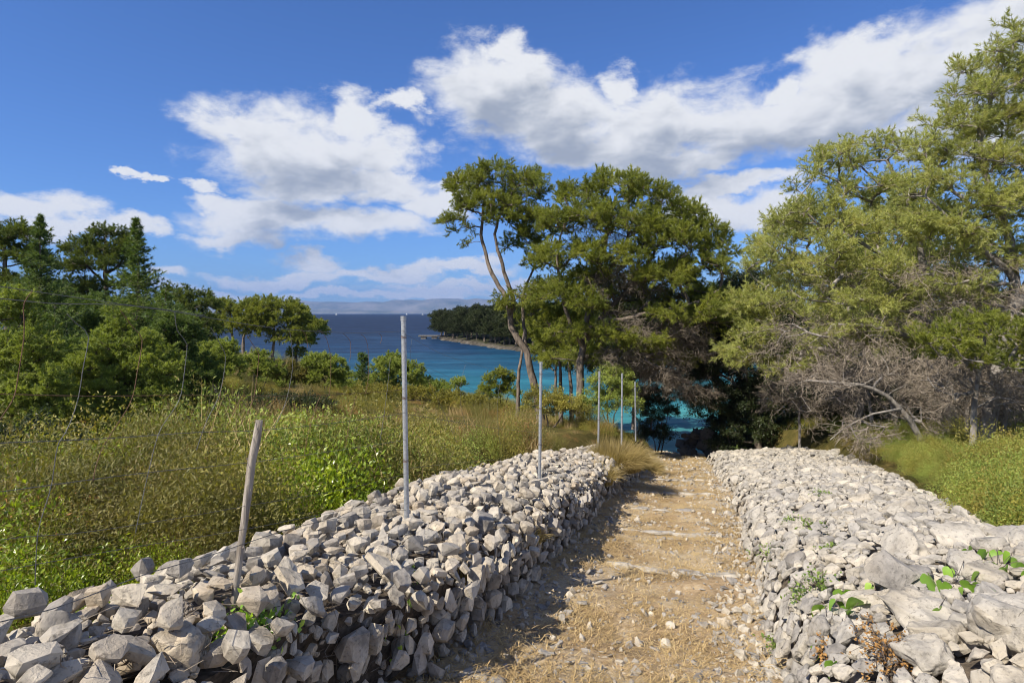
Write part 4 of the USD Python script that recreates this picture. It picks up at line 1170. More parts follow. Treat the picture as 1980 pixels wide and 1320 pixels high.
b_ = ground_at(1800, 13)
dead_pine('bare grey dead tree arching left, in front of the pale pines', [([b_] + line_at((1770, 830, 13), (1742, 790, 13), (1705, 758, 13), (1660, 742, 13), (1600, 740, 13.2), (1560, 735, 13.4)), .075, .02),
          (line_at((1742, 790, 13), (1690, 800, 12.8), (1640, 822, 12.8), (1605, 850, 12.8)), .03, .01)],
          screen_lobes([(1600, 735, 13.2, 60, 26, .6), (1680, 730, 13, 60, 26, .6), (1660, 830, 12.8, 70, 26, .6), (1720, 720, 13.2, 50, 40, .6), (1760, 800, 13.2, 60, 40, .6)]), 71, b_)
b_ = ground_at(1880, 13.5)
dead_pine('bare forked dead tree with smooth pale stem behind the right wall', [([b_] + line_at((1870, 800, 13.5), (1880, 740, 13.5), (1885, 690, 13.6)), .06, .02), (line_at((1872, 820, 13.5), (1920, 770, 13.4), (1960, 720, 13.3)), .035, .012),
          (line_at((1871, 810, 13.5), (1830, 760, 13.4), (1800, 720, 13.3)), .03, .01)],
          screen_lobes([(1830, 770, 13.4, 60, 40, .6), (1930, 800, 13.3, 60, 46, .6), (1890, 740, 13.6, 50, 40, .6)]), 72, b_)

for u, y, pts, lobes, text, sd in (
    (1742, 15.5, ((1728, 800, 15.5), (1712, 740, 15.5), (1690, 690, 15.5), (1650, 650, 15.6)), [(1660, 660, 15.6, 60, 30, .7), (1700, 720, 15.5, 40, 30, .6)], 'bare leaning grey stem behind the arching dead tree', 73),
    (1690, 17.5, ((1684, 800, 17.5), (1676, 740, 17.5), (1672, 690, 17.6)), [(1690, 730, 17.5, 40, 36, .7), (1650, 760, 17.5, 40, 30, .7)], 'bare upright grey stem left of the leaning one', 74),
    (1548, 20, ((1546, 800, 20), (1552, 740, 20), (1548, 690, 20)), [(1570, 740, 20, 50, 36, .8), (1520, 770, 20, 40, 30, .8)], 'bare dark stem beside the evergreen oak', 75),
    (1935, 12.5, ((1945, 800, 12.5), (1962, 730, 12.5), (1972, 680, 12.6)), [(1960, 740, 12.5, 40, 40, .5), (1930, 790, 12.5, 40, 30, .5)], 'bare leaning grey stem at the right edge of the view', 76)):
    b_ = ground_at(u, y)
    dead_pine(text, [([b_] + line_at(*pts), .065, .02)], screen_lobes(lobes), sd, b_)
for k, (u, y, items, text) in enumerate((
    (1640, 22, [(1610, 790, 22, 60, 36, 1.0), (1670, 800, 22, 60, 34, 1.0), (1640, 750, 22, 60, 36, 1.0)], 'dark undergrowth below the thin pale pine'),
    (1760, 19, [(1730, 810, 19, 60, 36, 1.0), (1800, 810, 19, 60, 36, 1.0), (1770, 750, 19.4, 70, 36, 1.0)], 'dark undergrowth behind the arching dead tree'),
    (1920, 16.5, [(1880, 800, 16.5, 70, 40, .9), (1960, 800, 16.5, 70, 44, .9), (1920, 740, 16.8, 80, 36, .9)], 'dark undergrowth behind the grey stems at the right edge'))):
    b_ = ground_at(u, y)
    bush('undergrowth', text, 'bush', b_, screen_lobes(items), 260 + k, OAK, spacing=.36, twigs=7, twig_len=.42, n=5, length=.085, width=.045, stem_r=.03)

# dark holm oaks and pines that close the view between the track and the pale pines
b_ = ground_at(1468, 25)
pine('holm_oak', 'dark evergreen oak with hanging boughs at the foot of the track', [
    ([b_] + line_at((1465, 800, 25), (1470, 740, 25), (1478, 690, 25), (1485, 650, 25)), .17, .05), (line_at((1466, 790, 25), (1420, 740, 25), (1370, 715, 25.2), (1330, 710, 25.4)), .09, .03), (line_at((1468, 770, 25), (1520, 740, 25), (1560, 730, 25)), .08, .03)],
    screen_lobes([(1400, 700, 25, 50, 34, 1.2), (1455, 660, 25, 50, 34, 1.3), (1510, 690, 25, 50, 36, 1.3), (1420, 765, 25, 46, 30, 1.1), (1480, 750, 24.6, 44, 36, 1.2), (1380, 650, 25.4, 44, 34, 1.2), (1540, 760, 25, 44, 40, 1.2), (1345, 725, 25.4, 44, 20, .9),
                  (1440, 820, 25, 50, 26, 1.2), (1545, 830, 25, 60, 30, 1.2), (1600, 790, 25.4, 50, 40, 1.2), (1580, 700, 25.6, 50, 44, 1.2), (1410, 860, 25.4, 30, 16, .8), (1500, 620, 25.8, 60, 40, 1.3), (1370, 780, 25.2, 30, 30, .8), (1420, 610, 25.5, 50, 34, 1.3), (1330, 655, 25.5, 40, 24, 1.0), (1290, 730, 25.6, 30, 16, .7)]),
    81, b_, needle=OAK, spacing=.44, twigs=8, twig_len=.5, needles=4, nlen=.09, nwid=.05, spread=.9, kind='leaf')
b_ = ground_at(1400, 28)
b_[2] = max(b_[2], .3)
pine('holm_oak', 'second dark evergreen oak leaning over the water at the end of the track', [([b_] + line_at((1395, 800, 28), (1380, 740, 28), (1350, 700, 28), (1320, 680, 28)), .14, .04)],
    screen_lobes([(1350, 700, 28, 46, 26, 1.2), (1300, 700, 28, 40, 26, 1.2), (1390, 720, 28, 44, 34, 1.3), (1320, 655, 28, 46, 26, 1.2), (1260, 690, 28, 40, 26, 1.1), (1385, 660, 28, 44, 30, 1.2), (1320, 745, 28, 34, 16, .9), (1230, 720, 28, 34, 20, 1.0), (1400, 780, 28, 34, 26, 1.0),
                  (1400, 590, 27.5, 50, 34, 1.3), (1440, 560, 27.5, 40, 34, 1.2), (1440, 620, 27.5, 44, 34, 1.2), (1180, 700, 29, 40, 22, 1.1), (1130, 705, 29, 34, 18, 1.0), (1400, 820, 28, 40, 26, 1.0), (1350, 770, 28, 26, 16, .8), (1210, 760, 29, 40, 24, 1.0)]),
    82, b_, needle=OAK, spacing=.46, twigs=8, twig_len=.5, needles=4, nlen=.09, nwid=.05, spread=.9, kind='leaf')
for k, (u, v, y, ru, rv, text) in enumerate(((1430, 640, 38, 70, 90, 'dark background pine behind the evergreen oak'), (1500, 780, 33, 90, 60, 'low dark background pine at the water behind the evergreen oak'), (1690, 700, 30, 110, 120, 'dark background pine showing between the pale trunks'), (1850, 690, 26, 110, 120, 'dark background pine behind the tallest pale pine'), (1580, 720, 34, 80, 100, 'dark background pine right of the evergreen oak'), (1990, 720, 24, 90, 150, 'dark background pine at the right edge of the view'), (1770, 560, 36, 150, 90, 'broad dark pine far behind the tall pale pine'))):
    b_ = ground_at(u, y)
    c_ = at(u, v, y)
    rng_ = np.random.default_rng(900 + u)
    lo = [(c_ + rng_.uniform(-1, 1, 3) * np.array([ru, 900, rv]) / 1150 * y * np.array([.8, .0, .8]) + np.array([0, rng_.uniform(-1, 1), 0]), np.array([.9, .9, .6]) * rng_.uniform(.9, 1.3)) for q in range(16)]
    pine('pine_tree', text, [([b_, 0.5 * (b_ + c_), c_ + np.array([0, 0, .5 * rv / 1150 * y])], .14, .04)], lo, 2000 + u, b_, needle=NEEDLE_DARK, spacing=.62, twigs=9, twig_len=.7, needles=10, nlen=.18, nwid=.026)

# left: pointed conifers, pines and junipers behind the meadow
b_ = ground_at(78, 25)
spire('pointed_conifer', 'dark pointed conifer at the left edge, the left of two spires', b_, at(78, 415, 25)[2] - b_[2], 2.3, 3, CONIFER, shape=1.08, n=7, nlen=.17, nwid=.026, per=8, loose=.4)
b_ = ground_at(266, 23)
spire('pointed_conifer', 'dark pointed conifer right of the round topped pine, the right of two spires', b_, at(264, 422, 23)[2] - b_[2], 2.3, 8, CONIFER, shape=1.08, n=7, nlen=.17, nwid=.026, per=8, loose=.4)
b_ = ground_at(318, 20)
spire('pointed_conifer', 'shorter dark conifer in front of the right spire', b_, at(318, 560, 20)[2] - b_[2], 1.3, 15, CONIFER, shape=.6, n=6, nlen=.16, nwid=.024, per=6)
b_ = ground_at(110, 20)
spire('pointed_conifer', 'dark bushy conifer below the left spire', b_, at(110, 590, 20)[2] - b_[2], 1.5, 19, CONIFER, shape=.6, n=6, nlen=.16, nwid=.024, per=6)
b_ = ground_at(207, 38)
pine('pine_tree', 'round topped dark pine between the two spires', [([b_] + line_at((208, 600, 38), (205, 550, 38), (203, 500, 38), (205, 465, 38)), .26, .07), (line_at((205, 550, 38), (170, 515, 38), (150, 495, 38)), .1, .04), (line_at((203, 530, 38), (235, 505, 38), (245, 480, 38)), .1, .04)],
     screen_lobes([(160, 480, 38, 30, 18, 1.2), (205, 462, 38, 36, 16, 1.3), (245, 480, 38, 24, 20, 1.0), (180, 510, 37.5, 30, 18, 1.2), (225, 515, 37.5, 30, 20, 1.2), (145, 520, 38, 24, 18, 1.0), (150, 555, 37.6, 30, 16, 1.0), (240, 550, 37.5, 26, 16, 1.0), (190, 560, 37.4, 30, 16, 1.0), (135, 580, 37.5, 26, 16, 1.0), (200, 600, 37.4, 50, 20, 1.3), (150, 620, 37.4, 40, 20, 1.2), (255, 600, 37.4, 30, 24, 1.1), (205, 490, 38, 44, 20, 1.3)]),
     31, b_, needle=NEEDLE_DARK, spacing=.6, twigs=9, twig_len=.7, needles=11, nlen=.18, nwid=.024)
b_ = ground_at(12, 34)
pine('pine_tree', 'large dark pine cut off by the left edge of the picture', [([b_] + line_at((14, 600, 34), (10, 540, 34), (8, 480, 34), (10, 450, 34)), .26, .07)],
     screen_lobes([(0, 450, 34, 40, 18, 1.3), (45, 462, 34, 30, 20, 1.2), (-35, 480, 34, 40, 26, 1.3), (25, 500, 33.6, 40, 22, 1.3), (70, 505, 34, 26, 22, 1.0), (10, 550, 33.6, 44, 24, 1.3), (65, 550, 33.6, 34, 20, 1.1), (-30, 560, 34, 40, 30, 1.3)]),
     32, b_, needle=NEEDLE_DARK, spacing=.6, twigs=9, twig_len=.7, needles=11, nlen=.18, nwid=.024)
for k, (u, y, text, lobes, trunk) in enumerate((
    (365, 46, 'dark dense pine right of the spires, nearest of the pines along the left shore', [(345, 580, 46, 34, 22, 1.5), (385, 590, 46, 30, 24, 1.4), (360, 620, 45.5, 40, 26, 1.5), (395, 635, 45.6, 26, 24, 1.2), (330, 640, 45.6, 34, 26, 1.3), (365, 660, 45.4, 40, 24, 1.3)], ((365, 640, 46), (362, 590, 46))),
    (448, 64, 'pale green pine in the middle of the row on the left shore', [(425, 592, 64, 24, 12, 1.6), (455, 598, 64, 30, 14, 1.8), (440, 618, 63.5, 34, 16, 1.8), (470, 625, 63.5, 24, 14, 1.5), (415, 630, 63.5, 22, 18, 1.5)], ((450, 660, 64), (446, 620, 64), (445, 595, 64))),
    (478, 62, 'pine with two dark trunks showing against the water', [(480, 600, 62, 24, 12, 1.5), (500, 612, 62, 26, 14, 1.6), (475, 632, 61.6, 26, 14, 1.5)], ((470, 660, 62), (480, 630, 62), (486, 605, 62))),
    (540, 63, 'broad pine in the row on the left shore, leaning out over the sea', [(510, 592, 63, 36, 14, 2.0), (550, 600, 63, 36, 16, 2.0), (530, 625, 62.5, 44, 20, 2.0), (580, 628, 62.5, 30, 18, 1.7), (560, 650, 62.4, 40, 16, 1.7), (505, 640, 62.4, 26, 14, 1.5)], ((527, 690, 63), (530, 650, 63), (528, 610, 63))),
    (575, 66, 'outermost pine on the tip of the left shore', [(600, 630, 66, 26, 16, 1.6), (615, 645, 66, 18, 10, 1.2), (585, 655, 65.6, 26, 14, 1.4), (575, 610, 66, 22, 14, 1.4), (575, 680, 65.6, 20, 10, 1.0)], ((572, 690, 66), (580, 650, 66), (590, 625, 66))))):
    b_ = ground_at(u, y)
    pine('pine_tree', text, [([b_] + line_at(*trunk), .22, .06)], screen_lobes(lobes), 131 + k, b_, needle=NEEDLE if k else NEEDLE_DARK, bark=BARK, spacing=.75, twigs=9, twig_len=.8, needles=11, nlen=.22, nwid=.030)

for k, (u, y, u0, v0, items, text, leaf) in enumerate((
    (235, 13, 0, 0, [(230, 690, 13, 40, 34, .5), (195, 730, 13, 44, 34, .6), (270, 720, 13, 40, 36, .6), (235, 770, 12.8, 60, 40, .8), (170, 790, 12.8, 40, 36, .6), (300, 780, 12.9, 36, 40, .6), (150, 720, 13.2, 30, 40, .5), (315, 720, 13.1, 26, 40, .4), (200, 680, 13.1, 24, 34, .35), (225, 640, 13.1, 18, 30, .25), (280, 670, 13.1, 16, 24, .25), (240, 830, 12.6, 70, 36, .8)], 'big feathery light green juniper bush left of centre of the meadow', JUNIPER),
    (45, 11.5, 0, 0, [(30, 620, 11.5, 30, 40, .4), (60, 680, 11.4, 40, 40, .5), (10, 700, 11.4, 40, 44, .5), (80, 750, 11.3, 44, 40, .5), (20, 780, 11.3, 50, 44, .6), (95, 800, 11.2, 40, 36, .5), (45, 585, 11.5, 12, 26, .2)], 'tall light green juniper at the left edge', JUNIPER),
    (130, 15.5, 0, 0, [(140, 700, 15.5, 36, 40, .7), (110, 760, 15.4, 40, 40, .7), (150, 790, 15.2, 44, 40, .7)], 'green juniper between the two lighter ones', CONIFER),
    (345, 16, 0, 0, [(345, 650, 16, 36, 40, .7), (325, 710, 16, 46, 44, .8), (375, 730, 16, 40, 40, .7), (345, 780, 15.8, 50, 36, .8)], 'dark juniper bush at the right of the light feathery one', CONIFER))):
    b_ = ground_at(u, y)
    bush('juniper_bush', text, 'bush', b_, screen_lobes(items), 160 + k, leaf, kind='tuft', spacing=.24, twigs=11, twig_len=.32, n=11, length=.08, width=.013, spread=.6, stem_r=.035)

for k, (u, y, items, text, leaf, kw) in enumerate((
    (422, 30, [(422, 685, 30, 34, 22, .8), (400, 708, 30, 28, 20, .7), (445, 712, 30, 26, 20, .7)], 'round bright green bush below the shore pines', JUNIPER, {}),
    (500, 36, [(495, 700, 36, 24, 18, .8), (520, 718, 36, 30, 16, .8)], 'pale bush right of the round bright one', JUNIPER, {}),
    (565, 38, [(555, 722, 38, 34, 16, .9), (590, 728, 38, 26, 14, .8)], 'low olive bush left of the broad shore bush', OLIVE, {}),
    (630, 38, [(615, 705, 38, 26, 18, .9), (645, 712, 38, 26, 18, .9), (630, 730, 38, 36, 18, 1.0)], 'broad light green bush on the shore left of the small cypress', JUNIPER, {}),
    (765, 38, [(755, 708, 38, 30, 18, 1.0), (785, 722, 38, 30, 18, 1.0), (745, 735, 38, 34, 16, 1.0), (770, 700, 38, 16, 12, .5)], 'broad green bush on the shore behind the near steel post', JUNIPER, {}),
    (830, 38, [(815, 745, 38, 26, 14, .8), (840, 752, 38, 24, 12, .8)], 'low bush with thin upright shoots right of the near steel post', JUNIPER, {}),
    (888, 38, [(888, 745, 38, 17, 12, .6)], 'small round bush against the turquoise water', JUNIPER, {}),
    (965, 34, [(966, 735, 34, 24, 16, .7), (950, 757, 34, 24, 14, .7), (985, 757, 34, 20, 14, .6)], 'feathery young pine against the turquoise water', NEEDLE, {}),
    (925, 32, [(915, 782, 32, 34, 12, .8), (945, 790, 32, 30, 12, .8)], 'low bush in front of the feathery young pine', SCRUB, {}))):
    b_ = ground_at(u, y)
    bush('shore_bush', text, 'bush', b_, screen_lobes(items), 180 + k, leaf, kind='tuft', spacing=.36, twigs=8, twig_len=.45, n=9, length=.14, width=.024, spread=.7, stem_r=.04)
b_ = ground_at(700, 36)
spire('small_cypress', 'small dark columnar cypress standing at the edge of the meadow', b_, at(700, 682, 36)[2] - b_[2], .44, 23, CONIFER, shape=.28, step=.13, per=8, n=6, nlen=.15, nwid=.03, spread=.4, loose=.15)
for k, (u, y, items, text, leaf) in enumerate((
    (290, 30, [(290, 640, 30, 50, 40, 1.2), (250, 680, 30, 50, 40, 1.2), (330, 690, 30, 40, 40, 1.1)], 'dark juniper thicket behind the light feathery bush', CONIFER),
    (30, 28, [(20, 600, 28, 50, 40, 1.2), (90, 640, 28, 50, 44, 1.2), (150, 620, 28, 40, 40, 1.1), (60, 690, 28, 60, 40, 1.2), (170, 680, 28, 40, 40, 1.1)], 'tall dark juniper thicket below the two spires', CONIFER),
    (215, 31, [(200, 640, 31, 50, 36, 1.2), (240, 620, 31, 40, 34, 1.1), (300, 620, 31, 44, 36, 1.2), (120, 590, 31, 40, 30, 1.1), (180, 600, 31, 40, 30, 1.1), (60, 580, 31, 50, 34, 1.2)], 'dark juniper thicket filling the gap between the two spires', CONIFER),
    (400, 40, [(390, 700, 40, 30, 24, 1.1), (370, 680, 40, 30, 30, 1.1)], 'dark juniper left of the round bright bush', CONIFER),
    (660, 44, [(560, 735, 42, 60, 14, 1.2), (680, 738, 42, 40, 14, 1.0)], 'low green shore scrub left of the small cypress', JUNIPER),
    (700, 33, [(720, 760, 33, 50, 12, 1.0), (790, 765, 33, 50, 12, 1.0), (860, 775, 33, 40, 12, 1.0)], 'low yellow green shore scrub right of the small cypress', SCRUB))):
    b_ = ground_at(u, y)
    bush('juniper_thicket', text, 'bush', b_, screen_lobes(items), 240 + k, leaf, kind='tuft', spacing=.42, twigs=9, twig_len=.5, n=9, length=.13, width=.024, spread=.65, stem_r=.05)
for k, (u, y, items, text) in enumerate((
    (430, 19, [(400, 790, 19, 44, 22, .7), (450, 800, 19, 44, 20, .7), (490, 795, 19.4, 34, 18, .6)], 'dark low thicket in the meadow right of the junipers'),
    (560, 21, [(540, 785, 21, 44, 18, .8), (600, 790, 21, 44, 16, .8)], 'second dark low thicket farther right in the meadow'),
    (330, 14, [(310, 850, 14, 44, 26, .6), (370, 845, 14, 44, 24, .6)], 'dark thicket at the foot of the big juniper'),
    (60, 9.5, [(40, 860, 9.5, 60, 34, .6), (110, 880, 9.5, 50, 30, .6)], 'dark thicket at the left edge below the tall juniper'))):
    b_ = ground_at(u, y)
    bush('thicket', text, 'bush', b_, screen_lobes(items), 200 + k, OAK, spacing=.3, twigs=6, twig_len=.35, n=5, length=.07, width=.035, stem_r=.03)
for k, (u, y, items, text, leaf) in enumerate((
    (1268, 27, [(1265, 775, 27, 26, 24, .8), (1285, 800, 27, 24, 20, .7), (1250, 805, 27, 20, 20, .6), (1300, 770, 27, 24, 14, .7), (1260, 835, 27, 26, 16, .7), (1280, 840, 27, 20, 14, .6), (1240, 780, 27, 20, 24, .6)], 'leafy dark green bush where the fence ends by the water', OAK),
    (1185, 23, [(1180, 740, 23, 40, 24, .9), (1200, 775, 23, 36, 24, .8), (1160, 780, 23, 30, 24, .8)], 'light green bush behind the far steel posts', JUNIPER),
    (1060, 22, [(1050, 780, 22, 44, 20, .9), (1095, 790, 22, 40, 22, .9)], 'bush of young shoots below the slim pines', SCRUB))):
    b_ = ground_at(u, y)
    bush('shore_bush', text, 'bush', b_, screen_lobes(items), 220 + k, leaf, kind='leaf', spacing=.34, twigs=6, twig_len=.35, n=4, length=.08, width=.04, stem_r=.035)

# ------------------------------------------------------------------ the wooded headland across the bay
HEAD_SHORE = np.array([(-20.8, 172), (-21, 164), (-15.5, 149), (-7.9, 130), (-3, 118), (.95, 109), (5.8, 98), (15, 90), (30, 84), (60, 82), (130, 90)], float)
def head_dist(x, y):
    """Distance inland (positive) from the headland's shoreline."""
    p = np.stack([x, y], 1)
    best, sign = np.full(len(p), 1e9), np.ones(len(p))
    for a, b in zip(HEAD_SHORE[:-1], HEAD_SHORE[1:]):
        d = b - a
        k = np.clip(((p - a) @ d) / (d @ d), 0, 1)
        q = p - (a + k[:, None] * d)
        r = np.hypot(q[:, 0], q[:, 1])
        cr = d[0] * q[:, 1] - d[1] * q[:, 0]
        upd = r < best
        best = np.where(upd, r, best)
        sign = np.where(upd, np.sign(cr), sign)
    return best * sign
def head_z(x, y):
    d = head_dist(x, y) + 2.5 * (meshkit.fbm(np.stack([x * .35, y * .35, 0 * x], -1), 4, 2) - .5)
    d = np.minimum(d, 205 - y)
    rock = meshkit.fbm(np.stack([x * .9, y * .9, 0 * x], -1), 4, 5) - .5
    z = np.where(d > 0, 0.55 * smoothstep(0, .9, d) + .07 * np.minimum(d, 6) + .09 * np.clip(d - 5, 0, 30), d * .6)
    return np.maximum(z + rock * 0.7 * smoothstep(-1, 1.5, d) * (1 - .6 * smoothstep(4, 10, d)), -2.5)
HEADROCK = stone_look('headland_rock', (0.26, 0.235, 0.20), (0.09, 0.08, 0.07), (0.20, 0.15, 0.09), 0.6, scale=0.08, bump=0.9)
HEADGROUND = look('headland_ground', {
    'g': ('geometry', {}), 'x': ('separate_xyz', {}), 'n': ('noise_texture', {'scale': .5, 'detail': 5.0}), 'a': ('math', {'math_type': 'multiply_add', 'value2': 1.1}),
    'k': ('map_range', {'from_min': 1.1, 'from_max': 1.45, 'to_min': 0.0, 'to_max': 1.0, 'clamp': True}),
    'r': ('rgb_ramp', {'ramp': [(0.35, (.04, .036, .03)), (0.65, (.125, .112, .096))]}), 'm': ('mix_color', {'b': (.035, .04, .018)}), 'p': ('principled_bsdf', {'roughness': 1.0, 'specular_ior_level': .05}),
}, [('g.position', 'x.vector'), ('g.position', 'n.vector'), ('n.fac', 'a.value1'), ('x.z', 'a.value3'), ('a.value', 'k.value'), ('n.fac', 'r.fac'), ('k.result', 'm.fac'), ('r.color', 'm.a'), ('m.result', 'p.base_color')], 'p.BSDF')
p_ = part(None, 'headland', grid_mesh(np.arange(-30, 120.1, 1.1), np.arange(78, 210.1, 1.1), head_z), HEADGROUND, smooth=False)
tag(p_, 'low headland with a pale rocky shore across the bay', 'headland', kind='structure')
p_ = part(None, 'wooded_hill', ridge(1500, 850, 1500, [(850, 606), (900, 600), (950, 592), (1000, 588), (1100, 586), (1300, 584), (1400, 592), (1500, 604)], 500, 44), plain_look('wooded_hill_look', (0.03, 0.045, 0.018), (0.07, 0.08, 0.03), .04, 1, 0, .05), smooth=True)
tag(p_, 'dark wooded hill behind the headland', 'hill', kind='structure')

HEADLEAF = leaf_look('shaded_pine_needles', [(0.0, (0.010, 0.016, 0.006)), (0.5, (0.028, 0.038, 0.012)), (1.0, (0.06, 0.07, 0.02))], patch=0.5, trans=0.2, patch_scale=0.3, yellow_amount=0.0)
def head_pine(seed):
    base = np.zeros(3)
    rng = np.random.default_rng(seed)
    lo = [(np.array([rng.uniform(-1.9, 1.9), rng.uniform(-1.9, 1.9), rng.uniform(2.6, 6.6)]) * np.array([1 if k < 8 else .6, 1 if k < 8 else .6, 1]), np.array([1.5, 1.5, 1.0])) for k in range(13)]
    return lo
far_names = ['headland_pine']
rng_ = np.random.default_rng(77)
first = None
spots = []
for k in range(30):
    u = np.interp(k, [0, 29], [850, 1010]) + rng_.uniform(-5, 5)
    ys = np.interp(u, [840, 870, 920, 960, 1000, 1060], [164, 149, 130, 118, 109, 98]) + (7 if k % 2 else 15) + rng_.uniform(-2, 4)
    spots.append((u, ys, rng_.uniform(.78, 1.12) * np.interp(u, [840, 870, 900, 1000], [.62, .85, 1.0, 1.0]), rng_.uniform(0, 360)))
for u, ys in ((1030, 112), (1060, 106), (1100, 103), (1140, 100), (1020, 135), (1090, 120), (1180, 98), (1220, 97), (1260, 95), (1150, 118), (1210, 115), (1310, 94)):
    spots.append((u, ys, 1.0, rng_.uniform(0, 360)))
for k, (u, ys, sc, rz) in enumerate(spots):
    x = (u - 990) / 1150 * ys
    loc = (x, ys, float(head_z(np.array([x]), np.array([ys]))[0]) - .2)
    if k < 2:
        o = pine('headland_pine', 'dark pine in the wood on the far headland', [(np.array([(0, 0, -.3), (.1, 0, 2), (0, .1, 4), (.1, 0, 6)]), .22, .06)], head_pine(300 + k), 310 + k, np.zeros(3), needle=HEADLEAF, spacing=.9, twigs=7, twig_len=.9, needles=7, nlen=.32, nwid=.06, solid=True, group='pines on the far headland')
        o.GetAttribute('xformOp:translate').Set(Gf.Vec3d(*loc))
        o.SetCustomDataByKey('group', 'pines on the far headland')
        first = [o] if k == 0 else first + [o]
    else:
        copy_of(first[k % 2], 'headland_pine', 'dark pine in the wood on the far headland', 'tree', loc, rz, sc, 'pines on the far headland')

def slab(x0, x1, y0, y1, z0, z1, bevel=.04):
    m = trimesh.creation.box((x1 - x0, y1 - y0, z1 - z0))
    m.apply_translation(((x0 + x1) / 2, (y0 + y1) / 2, (z0 + z1) / 2))
    return m.vertices, m.faces
j_ = thing('jetty', 'low concrete jetty at the tip of the headland', 'jetty', (-20, 166, 0))
part(j_, 'deck', slab(-26, -17, 164.6, 167.0, .62, .95), plain_look('concrete', (.11, .105, .095), (.19, .18, .165), 3, .9), origin=(-20, 166, 0))
for x in (-24.6, -21.6, -18.8):
    part(j_, 'pier', slab(x - .7, x + .7, 164.8, 166.8, -1.5, .617), '/World/Looks/concrete', origin=(-20, 166, 0))

SAIL = plain_look('sail_cloth', (.78, .78, .76), (.84, .84, .82), 2, .6)
HULL = plain_look('white_hull', (.74, .74, .74), (.80, .80, .80), 2, .35)
def sail_boat(u, y, h, text, lean):
    x = (u - 990) / 1150 * y
    o = thing('sailing_boat', text, 'boat', (x, y, 0))
    st = np.array([(-4.6, 0, .9), (-4.4, .9, .9), (-1, 1.5, .95), (2.2, 1.1, 1.05), (4.8, 0, 1.25), (2.2, -1.1, 1.05), (-1, -1.5, .95), (-4.4, -.9, .9)])
    lowr = st * np.array([.86, .6, 0]) + np.array([0, 0, -.3])
    m = trimesh.convex.convex_hull(np.vstack([st, lowr]))
    part(o, 'hull', (m.vertices * 1.0, m.faces), HULL)
    part(o, 'mast', tube([(.4, 0, .9), (.4 + lean * .5, 0, h)], [.10, .06], 6), GALV)
    def sheet(a, b, c):
        v = np.array([a, b, c], float)
        nrm = unit(np.cross(v[1] - v[0], v[2] - v[0])) * .03
        return np.vstack([v + nrm, v - nrm]), np.array([[0, 1, 2], [5, 4, 3], [0, 3, 4], [0, 4, 1], [1, 4, 5], [1, 5, 2], [2, 5, 3], [2, 3, 0]])
    part(o, 'mainsail', sheet((.25, .05, 1.9), (.3 + lean * .5, .05, h - .3), (-4.0, .7, 1.9)), SAIL)
    part(o, 'jib', sheet((.6, .05, 1.6), (.5 + lean * .4, .05, h - 2), (4.6, .2, 1.5)), SAIL)
sail_boat(650, 2900, 7, 'white sailing boat on the horizon, left of the near steel post', .4)
sail_boat(786, 3200, 8, 'white sailing boat on the horizon just above the near steel post', .3)
sail_boat(817, 3100, 6, 'white sailing boat on the horizon left of the headland', .5)

# ------------------------------------------------------------------ finding the walls and the ground behind a place in the picture
_HS, _HT = np.arange(-2, 34.01, .05), np.arange(-4.5, 6.51, .04)
def _heights():
    H = np.zeros((len(_HS), len(_HT)))
    for i, s in enumerate(_HS):
        h = np.full(len(_HT), -.05)
        if -1.2 < s < 21.2:
            L = np.array(left_profile(s))
            h = np.maximum(h, np.interp(_HT, L[:, 0], L[:, 1], left=-1, right=-1))
        if -1.2 < s < 23.9:
            R = np.array(right_profile(s))
            h = np.maximum(h, np.interp(_HT, R[:, 0], R[:, 1], left=-1, right=-1))
        H[i] = h + track_z(s)
    return H
_HH = _heights()
_YY = 1.2 * 1.0022 ** np.arange(1540)

def sight(u, v):
    return np.stack([(u - 990.0) / 1150.0 * _YY, _YY, EYE - (v - 606.0) / 1150.0 * _YY], 1)

def on_wall(u, v):
    """World point where the sight line through picture place (u, v) meets a wall or the track."""
    p = sight(u, v)
    s, t = to_st(p[:, 0], p[:, 1])
    i, j = np.clip(((s + 2) / .05).astype(int), 0, len(_HS) - 1), np.clip(((t + 4.5) / .04).astype(int), 0, len(_HT) - 1)
    return p[int(np.argmax(np.append(p[:, 2] <= _HH[i, j], True)[:len(p)])) or -1]

# ------------------------------------------------------------------ fence: posts, stake, wires
def fence_post(u_base, v_base, u_top, v_top, y, r, label):
    base, top = at(u_base, v_base, y), at(u_top, v_top, y)
    o = thing('fence_post', label, 'fence post', base, 'galvanised steel fence posts on the left wall')
    a = base - (top - base) * .12
    part(o, 'pipe', tube([a, base, base + (top - base) * .33, base + (top - base) * .66, top], r, 14), GALV, smooth=40, origin=base)
    d = unit(top - base)
    rim = tube([top - d * .03, top + d * .004], r * 1.13, 14)
    part(o, 'cap', rim, GALV, smooth=40, origin=base)
    for k, q in enumerate((.33, .62, .9)):
        c = base + (top - base) * q
        ang = np.linspace(0, 2 * math.pi * 2.2, 26)
        e = unit(np.cross(d, [0, 1, 0])); f = np.cross(d, e)
        part(o, 'wire_tie', tube(c + (np.cos(ang)[:, None] * e + np.sin(ang)[:, None] * f) * r * 1.12 + d * (ang / 14 * .02)[:, None], .0016, 4), RUST, origin=base)
    return o
fence_post(787, 1030, 780, 612, 4.35, .0185, 'nearest and tallest looking galvanised steel post, standing on the left wall')
fence_post(1043, 938, 1046, 700, 7.6, .019, 'second galvanised steel post, halfway along the left wall')
fence_post(1157, 858, 1159, 718, 13.0, .022, 'third galvanised steel post, behind the dry grass on the wall')
fence_post(1202, 848, 1203, 722, 14.2, .022, 'fourth galvanised steel post, behind the pale boulders')
fence_post(1229, 840, 1228, 738, 16.5, .02, 'farthest and thinnest steel post, at the end of the fence')

